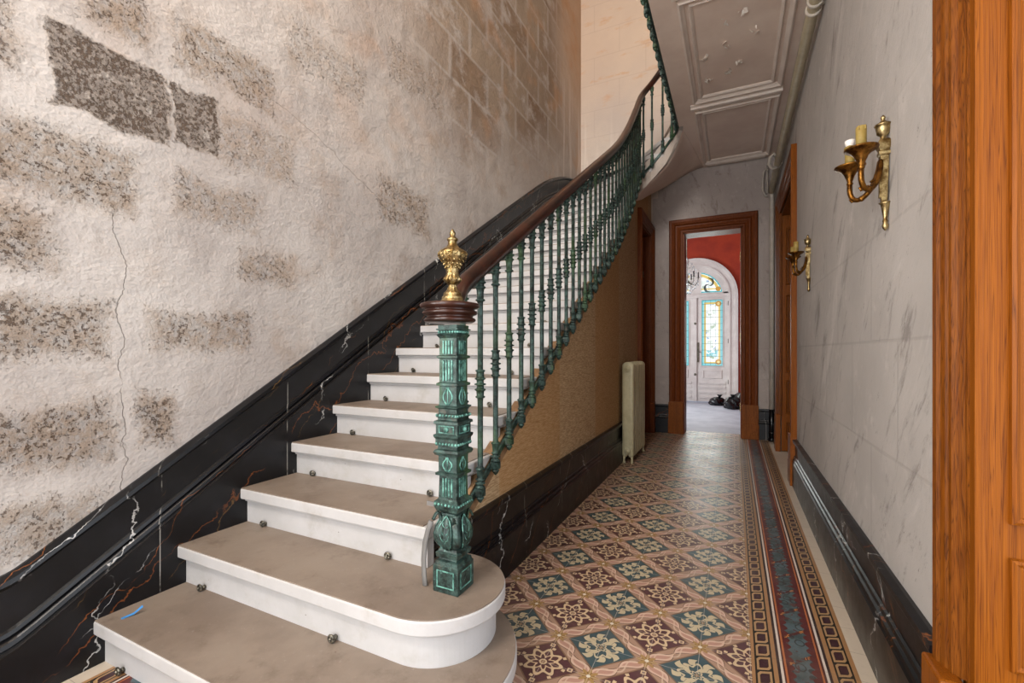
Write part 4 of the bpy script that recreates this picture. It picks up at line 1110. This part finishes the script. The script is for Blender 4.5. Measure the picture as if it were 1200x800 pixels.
# rubbish bags
def bag(label, x, y, sx, sy, sz, seed, neck):
    rnd = random.Random(seed); bm = bmesh.new(); bmesh.ops.create_icosphere(bm, subdivisions=4, radius=1)
    ph = [rnd.uniform(0, 6) for _ in range(8)]
    for v in bm.verts:
        c = v.co; a = math.atan2(c.y, c.x)
        d = 1+.10*math.sin(3*a+ph[0]+2*c.z)+.07*math.sin(7*a+ph[1]+5*c.z)+.05*math.sin(11*c.z+ph[2]+4*a)+.03*math.sin(17*a+ph[3])
        c *= d; c.z = max(c.z, -.62)
        v.co = (c.x*sx, c.y*sy, (c.z+.62)*sz)
    me = bpy.data.meshes.new('bag_body'); bm.to_mesh(me); bm.free(); me.materials.append(m_blackpl.m)
    for p in me.polygons: p.use_smooth = True
    r = thing('rubbish_bag', label, 'rubbish bag', (x, y, 0), seed*.7)
    o = bpy.data.objects.new('sack', me); C.objects.link(o); o.parent = r
    MB().lathe([(0, .03), (.02, .015), (.05, .03), (.08, .05)], (neck[0], neck[1], neck[2]), 10, mod=lambda a, z_: 1+.3*math.cos(5*a)).build('knot', m_blackpl, r)
bag('black plastic rubbish bag slumped nearest the doorway jamb in the far room', -.02, 10.62, .20, .18, .15, 2, (.0, .0, .22))
bag('larger black plastic rubbish bag piled behind, against the red wall', .22, 11.16, .26, .24, .19, 3, (.05, 0, .28))
bag('low flat black plastic rubbish bag lying at the left of the heap', -.33, 11.15, .17, .13, .11, 5, (-.05, 0, .16))

# ------------------------------------------------------------------ small things on the steps
o = thing('tape_scrap', 'scrap of blue masking tape curling up from the lowest step by the wall', 'tape', (-2.107, .93, R_))
MB().add([(-.012, -.03, .0), (.002, -.034, .0), (.016, .0, .006), (.006, .004, .008), (.022, .028, .022), (.012, .030, .026)], [(0, 1, 2, 3), (3, 2, 4, 5)]).build('strip', m_blue, o)
tm = o.children[0].modifiers.new('s', 'SOLIDIFY'); tm.thickness = .001
o = thing('tape_flag', 'small blue-grey tape end stuck on the newel post collar', 'tape', (NX-.065, NY-.03, NZ+.30))
MB().box(-.03, .015, -.001, .001, -.008, .008).build('strip', m_grey, o)
o = thing('loose_strip', 'bent grey strip leaning against the left side of the newel base', 'strip', (NX-.096, NY-.03, 2*R_+.001))
MB().sweep([(.0, -.01, .0), (-.012, 0, .03), (-.014, 0, .09), (-.008, 0, .15), (.006, 0, .20), (.02, 0, .235)], [(-.010, -.002), (.010, -.002), (.010, .002), (-.010, .002)], up=(0, 1, 0)).build('strip', m_grey, o)

# ------------------------------------------------------------------ windows and added fill lights of the hall
def area(name, loc, rot, sx, sy, col, power):
    l = bpy.data.lights.new(name, 'AREA'); l.shape = 'RECTANGLE'; l.size = sx; l.size_y = sy; l.color = col; l.energy = power
    o = bpy.data.objects.new(name, l); C.objects.link(o); o.location = loc; o.rotation_euler = rot; return o
def window(nm, x0, x1, z0, z1, nx, nz):
    r = bpy.data.objects.new(nm, None); C.objects.link(r); S(r)
    w = MB(); w.box(x0, x1, YB-.16, YB-.10, z0, z0+.06); w.box(x0, x1, YB-.16, YB-.10, z1-.06, z1); w.box(x0, x0+.06, YB-.16, YB-.10, z0, z1); w.box(x1-.06, x1, YB-.16, YB-.10, z0, z1)
    for k in range(1, nx): xx = x0+(x1-x0)*k/nx; w.box(xx-.025, xx+.025, YB-.155, YB-.105, z0, z1)
    for k in range(1, nz): zz = z0+(z1-z0)*k/nz; w.box(x0, x1, YB-.155, YB-.105, zz-.02, zz+.02)
    w.build('window_frame', m_white, r)
window('window_1', -1.95, .25, 0, 2.9, 4, 3); window('window_2', -1.95, .25, 4.4, 7.0, 3, 3)
area('daylight_entrance', (-.85, YB-.35, 1.5), (PI/2, 0, 0), 2.2, 2.8, (.94, .97, 1.), 84)
area('daylight_upper', (-.85, YB-.35, 5.7), (PI/2, 0, 0), 2.2, 2.6, (1., .94, .88), 470)
area('fill_side_doorway', (1.15, .5, 1.5), (PI/2, 0, PI/2), 1.7, 2.6, (.96, .98, 1.), 20)  # added light in the near doorway, brightens the wall under the stairs
area('fill_right_wall', (XL+.03, -1.3, 1.8), (PI/2, 0, -PI/2), 1.3, 2.0, (1., .97, .94), 95)  # added light behind the camera for the right wall; no window there
area('daylight_far_room', (-2.9, 9.4, 2.0), (PI/2, 0, -PI/2), 1.8, 2.4, (.88, .94, 1.), 90)
area('daylight_garden_door', (ACX, YR-.09, 1.7), (-PI/2, 0, 0), 1.1, 1.5, (.93, 1., .96), 20)

W = bpy.data.worlds.new('World'); bpy.context.scene.world = W; W.use_nodes = True
W.node_tree.nodes['Background'].inputs[0].default_value = (.75, .85, 1, 1); W.node_tree.nodes['Background'].inputs[1].default_value = .8

# ------------------------------------------------------------------ camera
cam = bpy.data.cameras.new('Camera'); co = bpy.data.objects.new('Camera', cam); C.objects.link(co)
cam.sensor_width = 36; cam.lens = 36*530/1200; cam.shift_y = 12/1200; cam.clip_start = .05
co.location = (0, 0, 1.2); co.rotation_euler = (PI/2, 0, .456)
sc = bpy.context.scene; sc.camera = co
sc.view_settings.view_transform = 'Standard'; sc.view_settings.look = 'None'; sc.view_settings.exposure = .5; sc.view_settings.gamma = 1
sc.view_settings.use_curve_mapping = False
